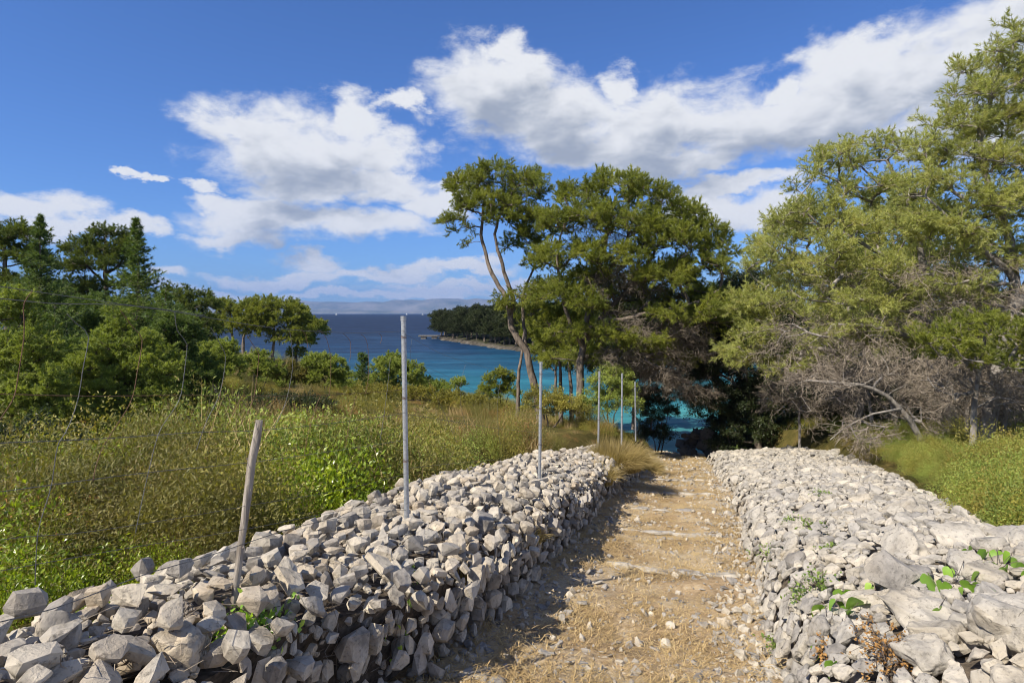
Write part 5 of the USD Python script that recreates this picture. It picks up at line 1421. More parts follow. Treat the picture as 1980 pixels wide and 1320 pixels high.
base_ = at(450, 1178, 2.6)
o_ = thing('wooden_stake', 'crooked weathered wooden stake leaning on the left wall', 'stake', base_)
pts_ = np.array([at(447, 1215, 2.6), at(450, 1172, 2.6), at(459, 1110, 2.6), at(465, 1060, 2.61), at(473, 1010, 2.61), at(480, 950, 2.62), at(487, 890, 2.63), at(496, 850, 2.63), at(502, 812, 2.64)])
part(o_, 'pole', tube(pts_, [.011, .012, .014, .014, .0155, .016, .017, .0175, .0165], 10, .35, 4), OLDWOOD, smooth=50, origin=base_)
for q, dv in ((3, .02), (5, .018), (6, -.02)):
    k_ = pts_[q]
    part(o_, 'knot', tube([k_, k_ + np.array([dv, -.008, .012])], [.008, .004], 6), OLDWOOD, smooth=50, origin=base_)

FA, FB = np.array([-.77, 4.35]), np.array([-1.17, 2.59])
def fence_y(u):
    k = (u - 990) / 1150.0
    d = FB - FA
    q = (k * FA[1] - FA[0]) / (d[0] - k * d[1])
    return FA[1] + q * d[1]
def fence_y2(u):      # between the nearest post and the next ones
    k = (u - 990) / 1150.0
    A, B = np.array([-.77, 4.35]), np.array([.37, 7.6])
    d = B - A
    q = (k * A[1] - A[0]) / (d[0] - k * d[1])
    return A[1] + q * d[1]
def smooth_line(p, n):
    from scipy.interpolate import PchipInterpolator
    p = np.asarray(p, float)
    L = np.concatenate([[0], np.cumsum(np.linalg.norm(np.diff(p, axis=0), axis=1))])
    q = np.linspace(0, L[-1], n)
    return np.stack([PchipInterpolator(L, p[:, k])(q) for k in range(3)], 1)
fence = thing('wire_fence', 'sagging, torn wire mesh fence hanging from the posts and the stake', 'fence', at(400, 1000, 3.0))
F_ORG = at(400, 1000, 3.0)
rng_ = np.random.default_rng(8)
for pts, r, m in (
    ([(-60, 570), (40, 581), (110, 587), (210, 588), (320, 600), (420, 617), (500, 630), (600, 640), (700, 643), (781, 640)], .0014, WIRE),
    ([(-60, 545), (23, 557), (133, 573), (230, 587), (340, 601), (397, 610)], .0011, WIRE),
    ([(-60, 760), (60, 763), (150, 765), (350, 764), (520, 765), (660, 762), (782, 752)], .0013, RUST),
    ([(-60, 858), (100, 852), (240, 845), (370, 836), (495, 832), (640, 818), (784, 798)], .0013, WIRE),
    ([(-60, 957), (63, 942), (150, 930), (293, 912), (400, 902), (486, 893), (640, 872), (785, 850)], .0013, WIRE),
    ([(-60, 1055), (0, 1043), (150, 1030), (300, 1008), (430, 986), (474, 978), (640, 950), (786, 915)], .0011, WIRE),
    ([(-60, 1115), (0, 1103), (100, 1085), (240, 1060), (400, 1035), (465, 1024), (640, 990), (786, 962)], .0011, WIRE),
    ([(-60, 1215), (40, 1192), (100, 1177), (180, 1148), (270, 1113), (340, 1092), (400, 1075), (462, 1054), (560, 1022), (650, 1002), (787, 985)], .0018, WIRE)):
    part(fence, 'horizontal_wire', tube(smooth_line([at(u, v, fence_y(u)) for u, v in pts], 40), r, 5), m, smooth=True, origin=F_ORG)
for pts in (
    [(62, 563), (45, 595), (47, 632), (36, 720), (28, 765), (14, 790), (0, 810), (-20, 850)],
    [(130, 607), (150, 628), (172, 647), (160, 715), (153, 762), (130, 830), (112, 860), (100, 935), (72, 1040), (68, 1130)],
    [(233, 600), (255, 630), (275, 657), (266, 715), (257, 765), (217, 835), (196, 870), (180, 930)],
    [(338, 603), (343, 640), (362, 665), (357, 715), (350, 763), (307, 837), (290, 900), (272, 980), (262, 1030)],
    [(408, 633), (423, 660), (436, 690), (427, 753), (397, 820), (380, 870)],
    [(477, 647), (487, 663), (500, 685), (492, 762), (462, 824)],
    [(560, 640), (566, 700), (556, 764), (530, 826)],
    [(583, 637), (592, 652), (595, 672)],
    [(615, 638), (625, 645), (633, 660), (640, 700), (636, 764)],
    [(663, 645), (670, 650), (678, 664), (676, 700)],
    [(698, 647), (707, 655), (712, 678), (713, 715), (706, 762)],
    [(732, 645), (738, 652), (735, 664)],
    [(755, 690), (748, 760), (742, 805), (735, 850)],
    [(690, 764), (676, 815), (668, 868)],
    [(620, 764), (600, 822), (588, 880)]):
    part(fence, 'vertical_wire', tube(smooth_line([at(u, v, fence_y(u) - .01) for u, v in pts], 24), .0013, 5), RUST if pts[-1][1] < 720 or rng_.uniform() < .4 else WIRE, smooth=True, origin=F_ORG)
for pts in ([(783, 645), (800, 655), (850, 682), (920, 705), (1000, 722), (1045, 728)], [(784, 700), (830, 712), (900, 745), (970, 770), (1045, 785)], [(785, 800), (860, 812), (950, 826), (1044, 836)], [(786, 905), (880, 895), (960, 888), (1044, 880)],
            [(796, 655), (794, 690), (805, 705), (850, 730), (900, 752)], [(812, 700), (830, 740), (860, 800), (880, 850)], [(900, 705), (890, 760), (905, 830)], [(970, 725), (962, 790), (968, 860)]):
    part(fence, 'torn_wire', tube(smooth_line([at(u, v, fence_y2(u)) for u, v in pts], 26), .0011, 5), WIRE, smooth=True, origin=F_ORG)
for a, b, y0, y1 in (((1046, 715), (1159, 728), 7.6, 13.0), ((1045, 800), (1158, 785), 7.6, 13.0), ((1159, 726), (1203, 730), 13.0, 14.2), ((1158, 790), (1202, 780), 13.0, 14.2), ((1203, 728), (1228, 744), 14.2, 16.5)):
    p0, p1 = at(*a, y0), at(*b, y1)
    part(fence, 'torn_wire', tube(smooth_line([p0, .5 * (p0 + p1) - np.array([0, 0, .08]), p1], 16), .0016, 4), WIRE, smooth=True, origin=F_ORG)
for k in range(7):     # the strip of mesh that is still tied up at the far end
    a = at(1222 + k * 2.2, 742 + (k % 3) * 5, 16.4)
    part(fence, 'torn_wire', tube(smooth_line([a, a + np.array([.03, 0, -.5]), a + np.array([-.02, .02, -1.0]), a + np.array([.02, 0, -1.35])], 12), .0016, 4), WIRE, smooth=True, origin=F_ORG)

# ------------------------------------------------------------------ loose stones, step edges and grit on the track
path_prim = stage.GetPrimAtPath('/World/path')
def track_point(u, v):
    p = sight(u, v)
    return p[int(np.argmax(p[:, 2] <= path_z(p[:, 0], p[:, 1]))) or -1]
rng_ = np.random.default_rng(71)
for (u0, v0), (u1, v1), wide, hgt in (((1165, 1088), (1440, 1118), .17, .05), ((1190, 1022), (1425, 1040), .15, .05), ((1215, 983), (1405, 992), .15, .05), ((1240, 952), (1385, 956), .14, .05), ((1255, 926), (1372, 929), .14, .05), ((895, 1300), (1010, 1345), .30, .05), ((1265, 905), (1366, 907), .15, .05)):
    a, b = track_point(u0, v0), track_point(u1, v1)
    n = max(3, int(np.linalg.norm(b - a) / .33))
    for k in range(n):                                  # a row of flat kerb stones, half buried
        c = a + (b - a) * (k + .5) / n
        v, f = rock_shape(rng_, .3, 2)
        d = unit(b - a)
        y = np.array([-d[1], d[0], -.15])
        v = v * np.array([np.linalg.norm(b - a) / n * 1.18, wide * rng_.uniform(.9, 1.3), .22]) @ np.stack([d, unit(y), np.array([0, 0, 1.0])])
        part(path_prim, 'step_stone', (v + c + np.array([0, rng_.normal(0, .015), -.008 + rng_.normal(0, .004)]), f), LIME, smooth=35)

def loose_rock(u, v, size, text, flat=.6, look_=None, seed=0):
    p = on_wall(u, v)
    r = np.random.default_rng(int(u * 7 + v))
    vv, f = rock_shape(r, flat, 2)
    vv = vv * size
    a = r.uniform(0, 6.28)
    R = Rotation.from_euler('zxy', [a, r.normal(0, .25), r.normal(0, .25)]).as_matrix()
    vv = vv @ R.T
    c = p + np.array([0, size * .1, 0])
    o = part(None, 'loose_stone', (vv - [0, 0, vv[:, 2].min() * .75], f), look_ or LIME, smooth=32)
    UsdGeom.Xformable(o).AddTranslateOp().Set(Gf.Vec3d(*map(float, c)))
    tag(o, text, 'stone')
    return o
loose_rock(1047, 1195, .13, 'angular fist sized stone lying alone on the track by the shadow of the left wall', .8)
loose_rock(1446, 1066, .17, 'rounded pale stone at the foot of the right wall, the upper of two', .85)
loose_rock(1443, 1094, .13, 'rounded pale stone at the foot of the right wall, the lower of two', .8)
loose_rock(1350, 1278, .08, 'small pale stone lying on the bottom edge of the track', .5)
loose_rock(1155, 1192, .06, 'small round pale stone in the middle of the straw', .7)
loose_rock(945, 1240, .16, 'grey stone slab fallen in the shade at the foot of the left wall', .35)
loose_rock(960, 1285, .10, 'small pale stone half in the shade below the fallen slab', .5)
loose_rock(1065, 1222, .06, 'small pale stone just below the lone angular stone', .5)
loose_rock(1250, 1060, .07, 'flat pale stone on the track below the kerb of the third step', .4)
loose_rock(1400, 1160, .07, 'small pale stone on the right half of the track above the grit', .5)
loose_rock(880, 1015, .26, 'large pale boulder on the left wall just right of the nearest steel post', .75, RUBBLE)
loose_rock(822, 1012, .19, 'rounded yellowish boulder at the foot of the nearest steel post', .7, RUBBLE)
loose_rock(887, 922, .24, 'single boulder on the skyline of the left wall', .6, RUBBLE)
loose_rock(1030, 930, .24, 'pale boulder leaning on the second steel post', .7, RUBBLE)
loose_rock(1180, 868, .42, 'pale boulder on the left wall above the dry grass, left one of a pair', .7, RUBBLE)
loose_rock(1203, 868, .48, 'pale boulder on the left wall above the dry grass, right one of a pair', .7, RUBBLE)
loose_rock(355, 1285, .21, 'big grey block at the inner edge of the left wall near the camera', .6, RUBBLE)
loose_rock(105, 1262, .17, 'pointed grey stone at the outer edge of the left wall near the camera', .7, RUBBLE)
loose_rock(1725, 1135, .34, 'large smooth grey boulder set into the right wall', .6, LIME)
loose_rock(1945, 1215, .30, 'thick flat slab on the right wall near the camera', .35, LIME)
loose_rock(1955, 1040, .26, 'flat slab on the outer edge of the right wall', .35, LIME)

# the dark heap of rock at the end of the right wall
rng_ = np.random.default_rng(15)
org_ = at(1345, 872, 27.5)
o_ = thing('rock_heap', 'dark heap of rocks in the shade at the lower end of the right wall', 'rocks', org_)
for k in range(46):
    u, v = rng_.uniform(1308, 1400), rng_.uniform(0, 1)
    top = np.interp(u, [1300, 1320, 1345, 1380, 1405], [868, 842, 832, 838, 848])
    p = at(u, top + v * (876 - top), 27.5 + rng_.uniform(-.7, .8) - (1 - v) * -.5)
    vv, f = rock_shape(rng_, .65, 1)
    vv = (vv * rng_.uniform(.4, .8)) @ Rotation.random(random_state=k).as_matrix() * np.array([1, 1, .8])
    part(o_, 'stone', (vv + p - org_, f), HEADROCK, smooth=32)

# rubble that has rolled off the walls
rng_ = np.random.default_rng(34)
n = 650
ss = 1.3 + 22 * rng_.uniform(0, 1, n) ** 1.6
side = rng_.uniform(size=n) < .68
off = np.abs(rng_.normal(0, .17, n))
tt = np.where(side, right_edge(ss) + .04 - off, left_edge(ss) - .02 + off)
x, y = to_xy(ss, tt)
sz = np.exp(rng_.normal(math.log(.05), .45, n)).clip(.03, .12)
pi_ = instancer('/World/fallen_rubble', [('lump', rock_shape(rng_, .6, 1), LIME, False), ('lump_001', rock_shape(rng_, .5, 1), LIME, False), ('lump_002', rock_shape(rng_, .7, 1), RUBBLE, False), ('lump_003', rock_shape(rng_, .4, 1), LIME, False), ('lump_004', rock_shape(rng_, .8, 1), RUBBLE, False)],
                np.stack([x, y, path_z(x, y) + sz * .12], 1), rng_.uniform(0, 6.28, n), sz, rng_.integers(0, 5, n), rng_.normal(0, .4, (n, 2)))
tag(pi_.GetPrim(), 'small rubble that has rolled off the walls on to the edges of the track', 'rubble', kind='stuff')

# grit and straw: nobody could count them
rng_ = np.random.default_rng(33)
def grit(n):
    s = 1.2 + 30 * rng_.uniform(0, 1, n) ** 2.0
    w = rng_.uniform(0, 1, n)
    t = left_edge(s) + (right_edge(s) - left_edge(s)) * np.where(rng_.uniform(size=n) < .55, w, np.where(rng_.uniform(size=n) < .6, 1 - np.abs(rng_.normal(0, .16, n)), np.abs(rng_.normal(0, .16, n))))
    x, y = to_xy(s, t)
    return x, y, s
gx, gy, gs = grit(12000)
gz = path_z(gx, gy)
sz = np.exp(rng_.normal(math.log(.020), .70, len(gx))).clip(.006, .085) * (1 + .04 * gs)
pi_ = instancer('/World/path_grit', [(f'chip', ROCK_LOW[0], LIME, False), ('chip_001', ROCK_LOW[11], LIME, False), ('chip_002', ROCK_FLAT[3], LIME, False), ('chip_003', ROCK_FLAT[9], RUBBLE, False), ('chip_004', ROCK_LOW[21], LIME, False)],
                np.stack([gx, gy, gz + sz * .12], 1), rng_.uniform(0, 6.28, len(gx)), sz * 1.0, rng_.integers(0, 5, len(gx)), rng_.normal(0, .4, (len(gx), 2)))
tag(pi_.GetPrim(), 'pale limestone chips strewn over the track', 'gravel', kind='stuff')

def straw_proto(n, seed, rad, length, lift, w=.003):
    r = np.random.default_rng(seed)
    a = r.uniform(0, 6.28, n)
    q = r.uniform(0, 1, n) ** .5 * rad
    p0 = np.stack([q * np.cos(a), q * np.sin(a), np.zeros(n) + .002], 1)
    b = r.uniform(0, 6.28, n)
    el = np.abs(r.normal(0, lift, n))
    L = length * r.uniform(.4, 1.2, n)
    d = np.stack([np.cos(b) * np.cos(el), np.sin(b) * np.cos(el), np.sin(el)], 1)
    side = np.stack([-np.sin(b), np.cos(b), 0 * b], 1) * w
    m = p0 + d * (L * .55)[:, None] + np.array([0, 0, .006])
    e = p0 + d * L[:, None] - np.array([0, 0, .2]) * (L * (el * .3))[:, None]
    v = np.stack([p0 - side, p0 + side, m + side * .8, m - side * .8, e], 1).reshape(-1, 3)
    k = np.arange(n)[:, None] * 5
    return v, np.vstack([k + np.array([[0, 1, 2]]), k + np.array([[0, 2, 3]]), k + np.array([[3, 2, 4]])])
n = 2600
ss = 1.4 + 28 * rng_.uniform(0, 1, n) ** 1.8
tt = left_edge(ss) + (right_edge(ss) - left_edge(ss)) * rng_.uniform(-.02, 1.02, n)
x, y = to_xy(ss, tt)
keep = meshkit.fbm(np.stack([x * 1.3, y * 1.3, 0 * x], -1), 3, 3) + .25 * (ss > 6) + rng_.uniform(-.12, .12, n) > .52
x, y, ss = x[keep], y[keep], ss[keep]
pi_ = instancer('/World/dry_straw', [('straw', straw_proto(60, 1, .18, .055, .10, .0022), STRAW, False), ('straw_001', straw_proto(60, 2, .22, .07, .14, .0022), STRAW, False), ('straw_002', straw_proto(40, 3, .14, .09, .3, .002), STRAW, False)],
                np.stack([x, y, path_z(x, y) + .002], 1), rng_.uniform(0, 6.28, len(x)), rng_.uniform(.7, 1.2, len(x)) * (1 + .02 * ss), rng_.integers(0, 3, len(x)))
tag(pi_.GetPrim(), 'dry straw lying on the track', 'straw', kind='stuff')

# ------------------------------------------------------------------ scrub of the meadow and behind the right wall
def leaf_tuft(seed, rad, h, n, length, width, spread=.8, up=.35):
    r = np.random.default_rng(seed)
    d = unit(r.normal(size=(n, 3)) * np.array([1, 1, .8]))
    d[:, 2] = np.abs(d[:, 2])
    q = r.uniform(.25, 1, (n, 1)) ** .5
    lump = 1 + .5 * (meshkit.fbm(d * 2.2 + seed, 3, 1) - .5)[:, None]
    P = d * q * lump * np.array([rad, rad, h])
    v, f = leaves(P, d, 2, length, width, spread, r, up)
    # twiggy inside
    a = np.zeros((26, 3)) + r.normal(0, .04, (26, 3)) * (1, 1, 0)
    b = unit(r.normal(size=(26, 3)) * (1, 1, .4) + (0, 0, .8)) * np.array([rad, rad, h]) * .95
    return v, f
def stalks(seed, n, h, rad, w=.004):
    r = np.random.default_rng(seed)
    a = r.uniform(0, 6.28, n)
    q = r.uniform(0, 1, n) ** .5 * rad
    p0 = np.stack([q * np.cos(a), q * np.sin(a), 0 * a], 1)
    d = unit(np.stack([r.normal(0, .28, n), r.normal(0, .28, n), np.ones(n)], 1))
    L = h * r.uniform(.45, 1.1, (n, 1))
    bend = np.stack([r.normal(0, .25, n), r.normal(0, .25, n), -.05 * np.ones(n)], 1)
    m, e = p0 + d * L * .55 + bend * L * .15, p0 + d * L + bend * L * .6
    side = unit(np.cross(d, r.normal(size=d.shape))) * w
    v = np.stack([p0 - side, p0 + side, m + side * .8, m - side * .8, e], 1).reshape(-1, 3)
    k = np.arange(n)[:, None] * 5
    return v, np.vstack([k + np.array([[0, 1, 2]]), k + np.array([[0, 2, 3]]), k + np.array([[3, 2, 4]])])
SCRUB_PROTOS = [('scrub', leaf_tuft(1, .44, .50, 1300, .028, .013), SCRUB, False), ('scrub_001', leaf_tuft(2, .52, .42, 1400, .026, .012), SCRUB, False), ('scrub_002', leaf_tuft(3, .36, .64, 1200, .030, .013), SCRUB, False),
                ('olive', leaf_tuft(4, .46, .48, 1300, .026, .009), OLIVE, False), ('olive_001', leaf_tuft(5, .38, .66, 1200, .030, .009), OLIVE, False),
                ('stalk', stalks(6, 70, .62, .34, .003), STRAW, False), ('stalk_001', stalks(7, 80, .8, .28, .003), OLIVE, False), ('bright', leaf_tuft(8, .36, .36, 800, .038, .019, .9, .5), LENTISK, False), ('bright_001', leaf_tuft(9, .42, .46, 900, .040, .019, .9, .5), LENTISK, False),
                ('green', leaf_tuft(10, .42, .52, 1300, .027, .012), JUNIPER, False), ('withered', leaf_tuft(11, .36, .42, 500, .024, .010), DRYLEAF, False)]
rng_ = np.random.default_rng(55)
pts, kinds, scl = [], [], []
for ylo, yhi, dens, sc in ((1.2, 7, 16.0, .75), (7, 16, 8.0, 1.0), (16, 30, 5.0, 1.05), (30, 52, 3.0, 1.1), (52, 80, .6, 1.5)):
    xl, xh = -yhi * .92 - 1, yhi * .92 + 2
    n = int((yhi - ylo) * (xh - xl) * dens)
    x, y = rng_.uniform(xl, xh, n), rng_.uniform(ylo, yhi, n)
    s, t = to_st(x, y)
    ok = (np.abs(x / y) < .93) & (((t < left_out(s) - .30) | (t > right_out(s) + .12)) | (s > 33))
    x, y, s, t = x[ok], y[ok], s[ok], t[ok]
    z = ground_z(x, y)
    a = meshkit.fbm(np.stack([x * .28, y * .28, 0 * x], -1), 4, 20)
    b = meshkit.fbm(np.stack([x * .6, y * .6, 0 * x], -1), 3, 40)
    ok = (z > .35) & (b + rng_.uniform(-.14, .14, len(x)) > np.where((t < 0) & (y > 5), .40, .28))
    x, y, z, s, t, a, b = (q[ok] for q in (x, y, z, s, t, a, b))
    r = rng_.uniform(size=len(x))
    k = np.where(a > .52, rng_.integers(3, 5, len(x)), rng_.integers(0, 3, len(x)))
    c = meshkit.fbm(np.stack([x * .45, y * .45, 0 * x], -1), 3, 91)
    k = np.where((c > .70) & (rng_.uniform(size=len(x)) < .5), 9, k)
    k = np.where((c < .42) & (rng_.uniform(size=len(x)) < .4), 10, k)
    k = np.where(r < .09, np.where(rng_.uniform(size=len(x)) < .7, 5, 6), k)
    near_left = (t < 0) & (y < 7.5)
    brt = near_left & (meshkit.fbm(np.stack([x * .55, y * .55, 0 * x], -1), 2, 60) + .16 * (t > left_out(s) - 2.2) - .12 * (y > 5) > .50)
    k = np.where(brt & (rng_.uniform(size=len(x)) < .85), rng_.integers(7, 9, len(x)), k)
    k = np.where((t > 0) & (k != 9), np.where(rng_.uniform(size=len(x)) < .5, 9, rng_.integers(0, 3, len(x))), k)
    dry = (t < 0) & (y > 12) & (y < 34) & (meshkit.fbm(np.stack([x * .12, y * .12, 0 * x], -1), 3, 14) > .45)
    q = rng_.uniform(size=len(x))
    k = np.where(dry & (q < .62), np.where(q < .22, 5, np.where(q < .40, 6, 10)), k)
    pts.append(np.stack([x, y, z - .05 + .08 * (t > 0)], 1)); kinds.append(k)
    scl.append(sc * rng_.uniform(.6, 1.25, len(x)) * (.5 + 1.7 * smoothstep(.38, .72, meshkit.fbm(np.stack([x * .35, y * .35, 0 * x], -1), 3, 77))) * np.where(near_left & (t > left_out(s) - .9), .62, 1.0) * 1.0)
    scl[-1] = np.where((t < 0) & (y > 9), scl[-1] * .66, scl[-1])
    scl[-1] = np.where(t > 0, np.clip(scl[-1], .75, 1.25) * np.where(t < right_out(s) + .7, .8, 1.0), scl[-1])
pts, kinds, scl = np.vstack(pts), np.concatenate(kinds), np.concatenate(scl)
pi_ = instancer('/World/meadow_scrub', SCRUB_PROTOS, pts, rng_.uniform(0, 6.28, len(pts)), np.stack([scl, scl, scl * rng_.uniform(.75, 1.15, len(scl))], 1), kinds, rng_.normal(0, .12, (len(pts), 2)))
tag(pi_.GetPrim(), 'low yellow green scrub and dry stalks covering the meadow', 'scrub', kind='stuff')
print('scrub', len(pts))

# ------------------------------------------------------------------ plants on and by the walls
def grass_clump(u, v, h, rad, n, text, look_, seed, lean=(0, 0)):
    p = on_wall(u, v)
    r = np.random.default_rng(seed)
    a = r.uniform(0, 6.28, n)
    q = r.uniform(0, 1, n) ** .6 * rad * .45
    p0 = np.stack([q * np.cos(a), q * np.sin(a), 0 * a], 1)
    out = np.stack([np.cos(a), np.sin(a), 0 * a], 1) * r.uniform(.1, 1.0, (n, 1)) + np.array([lean[0], lean[1], 0])
    L = h * r.uniform(.5, 1.15, (n, 1))
    ks = np.linspace(0, 1, 5)[:, None, None]
    line = p0 + np.array([0, 0, 1]) * L * (1.0 * ks - .55 * ks ** 2.2 * np.linalg.norm(out, axis=1)[:, None]) + out * L * .75 * ks ** 1.6
    side = unit(np.cross(out + np.array([0, 0, .5]), r.normal(size=out.shape)))
    w = np.array([1, .9, .7, .4, .05])[:, None, None] * (.0022 + .0009 * p[1] * .25)
    A, B = (line - side * w), (line + side * w)
    v_ = np.stack([A, B], 2).transpose(1, 0, 2, 3).reshape(-1, 3)
    f = []
    for k in range(4):
        f += [[2 * k, 2 * k + 1, 2 * k + 3], [2 * k, 2 * k + 3, 2 * k + 2]]
    f = (np.arange(n)[:, None, None] * 10 + np.array(f)[None]).reshape(-1, 3)
    o = thing('grass_clump', text, 'grass', p)
    part(o, 'blades', (v_, f), look_, kind='stuff')
    return o
DRYGRASS = leaf_look('dry_grass', [(0.0, (0.10, 0.08, 0.032)), (0.5, (0.23, 0.18, 0.078)), (1.0, (0.36, 0.285, 0.14))], patch=.4, trans=.3, yellow_amount=0.0, patch_scale=3.0)
grass_clump(1195, 905, .66, 1.1, 5200, 'big dry grass tussock spilling over the left wall, left one of two', DRYGRASS, 1, (.15, -.25))
grass_clump(1238, 918, .64, .95, 3800, 'dry grass tussock spilling over the left wall, right one of two', DRYGRASS, 2, (.25, -.2))
grass_clump(1165, 935, .5, .4, 700, 'small dry tussock at the foot of the left wall before the big one', DRYGRASS, 3, (.2, -.1))
grass_clump(1020, 1050, .26, .3, 220, 'sparse green and yellow grass hanging from the inner edge of the left wall', DRYGRASS, 4, (.2, -.3))
grass_clump(895, 1125, .24, .25, 140, 'thin yellow grass on the shaded face of the left wall', DRYGRASS, 5, (.2, -.2))
grass_clump(1405, 1005, .25, .2, 200, 'pale green grass at the foot of the right wall', DRYGRASS, 6, (-.2, -.2))
grass_clump(1430, 1040, .2, .2, 160, 'pale grass at the foot of the right wall, nearer than the first', DRYGRASS, 7, (-.2, -.2))

def wall_plant(u, v, rad, text, look_, seed, n=16, leaf_l=.032, leaf_w=.016, woodlook=None, name='wall_plant', cat='plant', lift=.5, per=7):
    p = on_wall(u, v)
    r = np.random.default_rng(seed)
    o = thing(name, text, cat, p)
    stems, P, D = [], [], []
    for k in range(n):
        d = unit(np.array([r.normal(0, 1), r.normal(-.3, .8), abs(r.normal(lift, .5))]))
        L = rad * r.uniform(.5, 1.2)
        u_ = np.linspace(0, 1, 6)[:, None]
        line = d * L * u_ + np.array([0, 0, -.35 * L]) * u_ ** 2 + np.concatenate([np.zeros((1, 3)), r.normal(0, .05 * L, (5, 3))])
        stems.append(tube(line, [.0022, .002, .0018, .0015, .0012, .0009], 4))
        for q in r.uniform(.25, 1.0, per):
            i = min(int(q * 5), 4)
            P.append(line[i] + (line[i + 1] - line[i]) * (q * 5 - i)); D.append(line[i + 1] - line[i])
    part(o, 'stem', concat(stems), woodlook or DARKTWIG, kind='stuff')
    part(o, 'leaves', leaves(np.array(P), np.array(D), 2, leaf_l, leaf_w, .9, r, .3), look_, kind='stuff')
    return o
WP = leaf_look('wall_plant_leaves', [(0.0, (0.05, 0.09, 0.02)), (0.5, (0.11, 0.17, 0.035)), (1.0, (0.20, 0.25, 0.06))], patch=.3, trans=.35, yellow_amount=.15, patch_scale=5.0)
for k, (u, v, rad, n, text) in enumerate((
    (1495, 1075, .20, 18, 'twiggy green plant low on the face of the right wall, nearest the track'),
    (1570, 1020, .20, 18, 'bushy green plant in the middle of the right wall'),
    (1530, 1010, .12, 9, 'little green sprig left of the bushy plant on the right wall'),
    (1575, 1130, .18, 18, 'green leafy plant below the large smooth boulder in the right wall'),
    (1545, 1160, .14, 10, 'thin sprawling green plant at the foot of the right wall'),
    (1590, 955, .14, 10, 'small green tuft on top of the right wall, far from the camera'),
    (1600, 1062, .12, 9, 'small green tuft right of the bushy plant on the right wall'),
    (1425, 872, .35, 12, 'green tuft hanging on the far end of the right wall'),
    (1500, 1240, .12, 8, 'thin green seedling at the edge of the grit by the right wall'))):
    wall_plant(u, v, rad, text, WP, 500 + k, n)
wall_plant(500, 1195, .17, 'leafy climbing plant hanging over the inner edge of the left wall', SMILAX, 520, 22, .036, .022, lift=.1)
wall_plant(470, 1225, .15, 'second clump of climbing leaves below the first, in the shade of the left wall', SMILAX, 521, 12, .036, .022, lift=-.1)
wall_plant(795, 1108, .10, 'little green plant between the stones of the left wall', WP, 522, 10, .025, .015)
wall_plant(1715, 1262, .24, 'withered orange brown plant on the right wall near the bottom of the picture', DRYLEAF, 523, 40, .020, .011, name='dry_plant', lift=.3, per=9)
wall_plant(1600, 1262, .10, 'small withered plant with a few red leaves at the foot of the right wall', DRYLEAF, 524, 12, .022, .012, name='dry_plant')
wall_plant(560, 1060, .10, 'withered weed among the stones by the wooden stake', DRYLEAF, 525, 14, .015, .008, name='dry_plant')

def heart_leaf(L, W, cup, r):
    """A heart shaped, folded leaf lying along +y, its stalk at the origin."""
    ys = np.array([-.10, .0, .12, .3, .5, .7, .88, 1.0]) * L
    ws = np.array([.22, .40, .50, .48, .38, .24, .09, 0]) * W
    rows = []
    for y, w in zip(ys, ws):
        for q in (-1, -.5, 0, .5, 1):
            x = q * w
            yy = y if abs(q) > .4 or y > 0 else .02 * L
            rows.append((x, yy, cup * abs(q) * w - .25 * L * (y / L) ** 2))
    v = np.array(rows)
    n, m = 8, 5
    i = (np.arange(n - 1)[:, None] * m + np.arange(m - 1)[None]).ravel()
    return v, np.vstack([np.stack([i, i + 1, i + m + 1], 1), np.stack([i, i + m + 1, i + m], 1)])
def smilax(items, text, seed, root):
    p = on_wall(*root)
    r = np.random.default_rng(seed)
    o = thing('climbing_vine', text, 'vine', p)
    tips = []
    for u, v, size, face in items:
        c = on_wall(u, v) + np.array([0, -.03, .03 + .02 * r.uniform()])
        tips.append(c)
        L = size / 1150 * c[1]
        lv, lf = heart_leaf(L, L * .82, .35, r)
        R = Rotation.from_euler('xyz', [math.radians(-70 + r.normal(0, 22)), 0, 0]) 
        R = Rotation.from_euler('z', math.radians(face)) * Rotation.from_euler('y', r.normal(0, .3)) * R
        lv = R.apply(lv)
        part(o, 'leaf', (lv + c - p, lf), SMILAX, smooth=True)
        a = p + (c - p) * .45 + np.array([0, -.01, .02])
        part(o, 'stem', tube(smooth_line([p, a, c + R.apply([0, -.12 * L, 0])], 9) - p, .0016, 4), DARKTWIG, smooth=True)
    return o
smilax([(1588, 1180, 44, 20), (1610, 1172, 26, 80), (1575, 1265, 30, -30), (1605, 1285, 34, 10), (1570, 1240, 26, 60)], 'heart leaved vine on the right wall, the lowest leaves near the dry plant', 1, (1600, 1225))
smilax([(1625, 1150, 44, -20), (1665, 1172, 52, 5), (1640, 1185, 30, 40), (1680, 1140, 24, 100)], 'heart leaved vine with two big bright leaves in the middle of the right wall', 2, (1680, 1150))
smilax([(1788, 1118, 52, 25), (1815, 1135, 34, -60), (1808, 1185, 30, 10), (1830, 1105, 26, 120), (1865, 1070, 44, 15), (1870, 1140, 46, -40), (1855, 1150, 30, 70), (1900, 1150, 34, -90), (1885, 1120, 28, 40)], 'heart leaved vine with many leaves below the slab on the right wall', 3, (1845, 1130))
smilax([(1900, 1078, 34, 20), (1920, 1072, 30, -30), (1945, 1085, 34, 60), (1960, 1095, 30, -60), (1935, 1105, 26, 0), (1910, 1095, 24, 120), (1975, 1110, 30, 30), (1890, 1100, 26, -20)], 'heart leaved vine clustered at the right edge of the right wall', 4, (1925, 1105))
smilax([(795, 1170, 14, 20), (770, 1215, 14, -40), (790, 1225, 14, 50), (745, 1240, 12, -80), (720, 1250, 14, -60), (775, 1260, 12, 20), (800, 1205, 12, 80), (830, 1250, 14, 30), (850, 1278, 12, 60), (760, 1285, 12, 10)], 'thin vine hanging down the shaded face of the left wall', 5, (785, 1140))

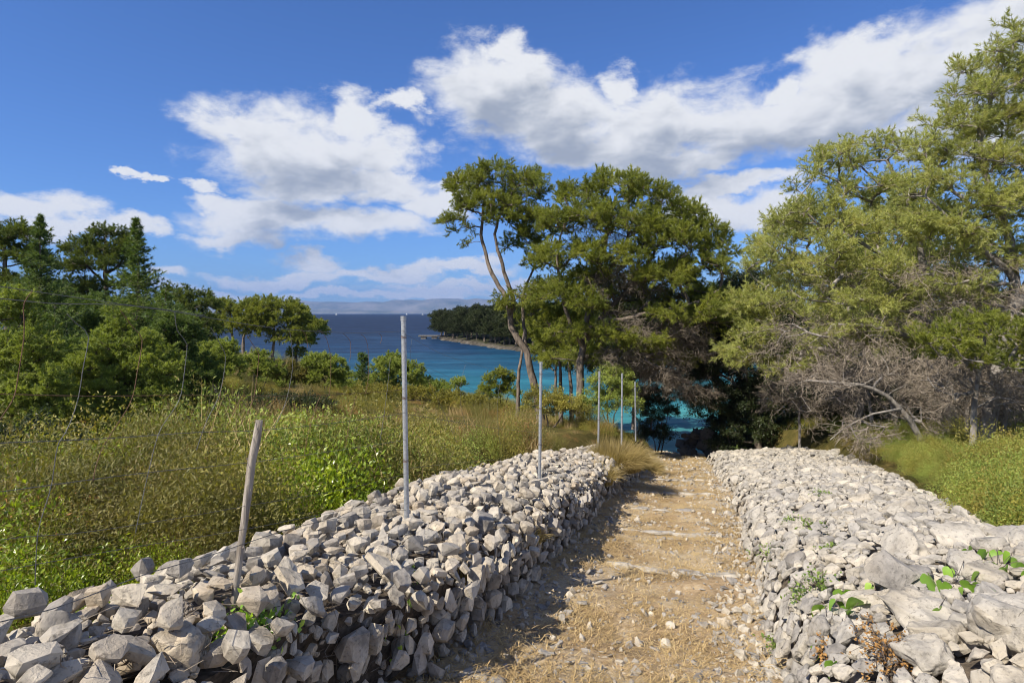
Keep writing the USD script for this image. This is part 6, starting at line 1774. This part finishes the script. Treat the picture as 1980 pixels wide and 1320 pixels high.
def pine_cone(u, v, size, text):
    p = on_wall(u, v) + np.array([0, 0, size * .25])
    r = np.random.default_rng(int(u))
    o = thing('pine_cone', text, 'pine cone', p)
    R = Rotation.from_euler('xyz', [1.1, r.normal(0, .3), r.uniform(0, 6)])
    part(o, 'core', tube(R.apply(np.array([(0, 0, -.5), (0, 0, -.2), (0, 0, .2), (0, 0, .5)]) * size), np.array([.08, .2, .15, .03]) * size, 7), DARKTWIG, smooth=True)
    for k in range(46):
        a, z = k * 2.39996, -.42 + .86 * k / 46
        rad = .5 * math.sqrt(max(1 - (z / .55) ** 2, .02))
        d = np.array([math.cos(a), math.sin(a), .35])
        e = np.array([-math.sin(a), math.cos(a), 0]) * .10
        c0 = np.array([0, 0, z]) + d * rad * .35
        c1 = np.array([0, 0, z]) + d * rad
        v_ = np.array([c0 - e * .5, c0 + e * .5, c1 + e, c1 - e, c1 + np.array([0, 0, -.07]), c0 + np.array([0, 0, -.05])]) * size
        part(o, 'scale', (R.apply(v_), np.array([[0, 1, 2], [0, 2, 3], [3, 2, 4], [0, 3, 4], [0, 4, 5], [1, 5, 4], [1, 4, 2], [0, 5, 1]])), OLDWOOD)
pine_cone(352, 1200, .085, 'open grey pine cone on the left wall below the wooden stake')
pine_cone(85, 1305, .11, 'open grey pine cone on the left wall in the bottom left corner')
a_, b_ = on_wall(690, 1022), on_wall(738, 1003)
o_ = thing('dead_branch', 'short piece of dead branch lying on the left wall beside the nearest steel post', 'branch', a_)
part(o_, 'stick', tube(smooth_line([a_ + [0, 0, .04], .5 * (a_ + b_) + [0, 0, .055], b_ + [0, 0, .045]], 8) - a_, [.016, .018, .018, .017, .017, .016, .015, .012], 8, .3, 2), OLDWOOD, smooth=50)
o_ = thing('twig_litter', 'thin dry twigs scattered between the stones of the left wall', 'twigs', on_wall(400, 1240), kind='stuff')
rng_ = np.random.default_rng(9)
A, B = [], []
for k in range(240):
    u, v = rng_.uniform(60, 760), rng_.uniform(1020, 1315)
    p = on_wall(u, v)
    s_, t_ = to_st(p[0], p[1])
    if t_ > -1.35 or p[1] > 6:
        continue
    d = unit(rng_.normal(size=3) * (1, 1, .25)) * rng_.uniform(.04, .12)
    A += [p + [0, 0, .03], p + [0, 0, .03] + d]; B += [p + [0, 0, .03] + d, p + [0, 0, .02] + d + unit(d + rng_.normal(0, .05, 3)) * .07]
w_ = on_wall(400, 1240)
part(o_, 'twigs', segments(np.array(A) - w_, np.array(B) - w_, .0016, .0011), TWIG)
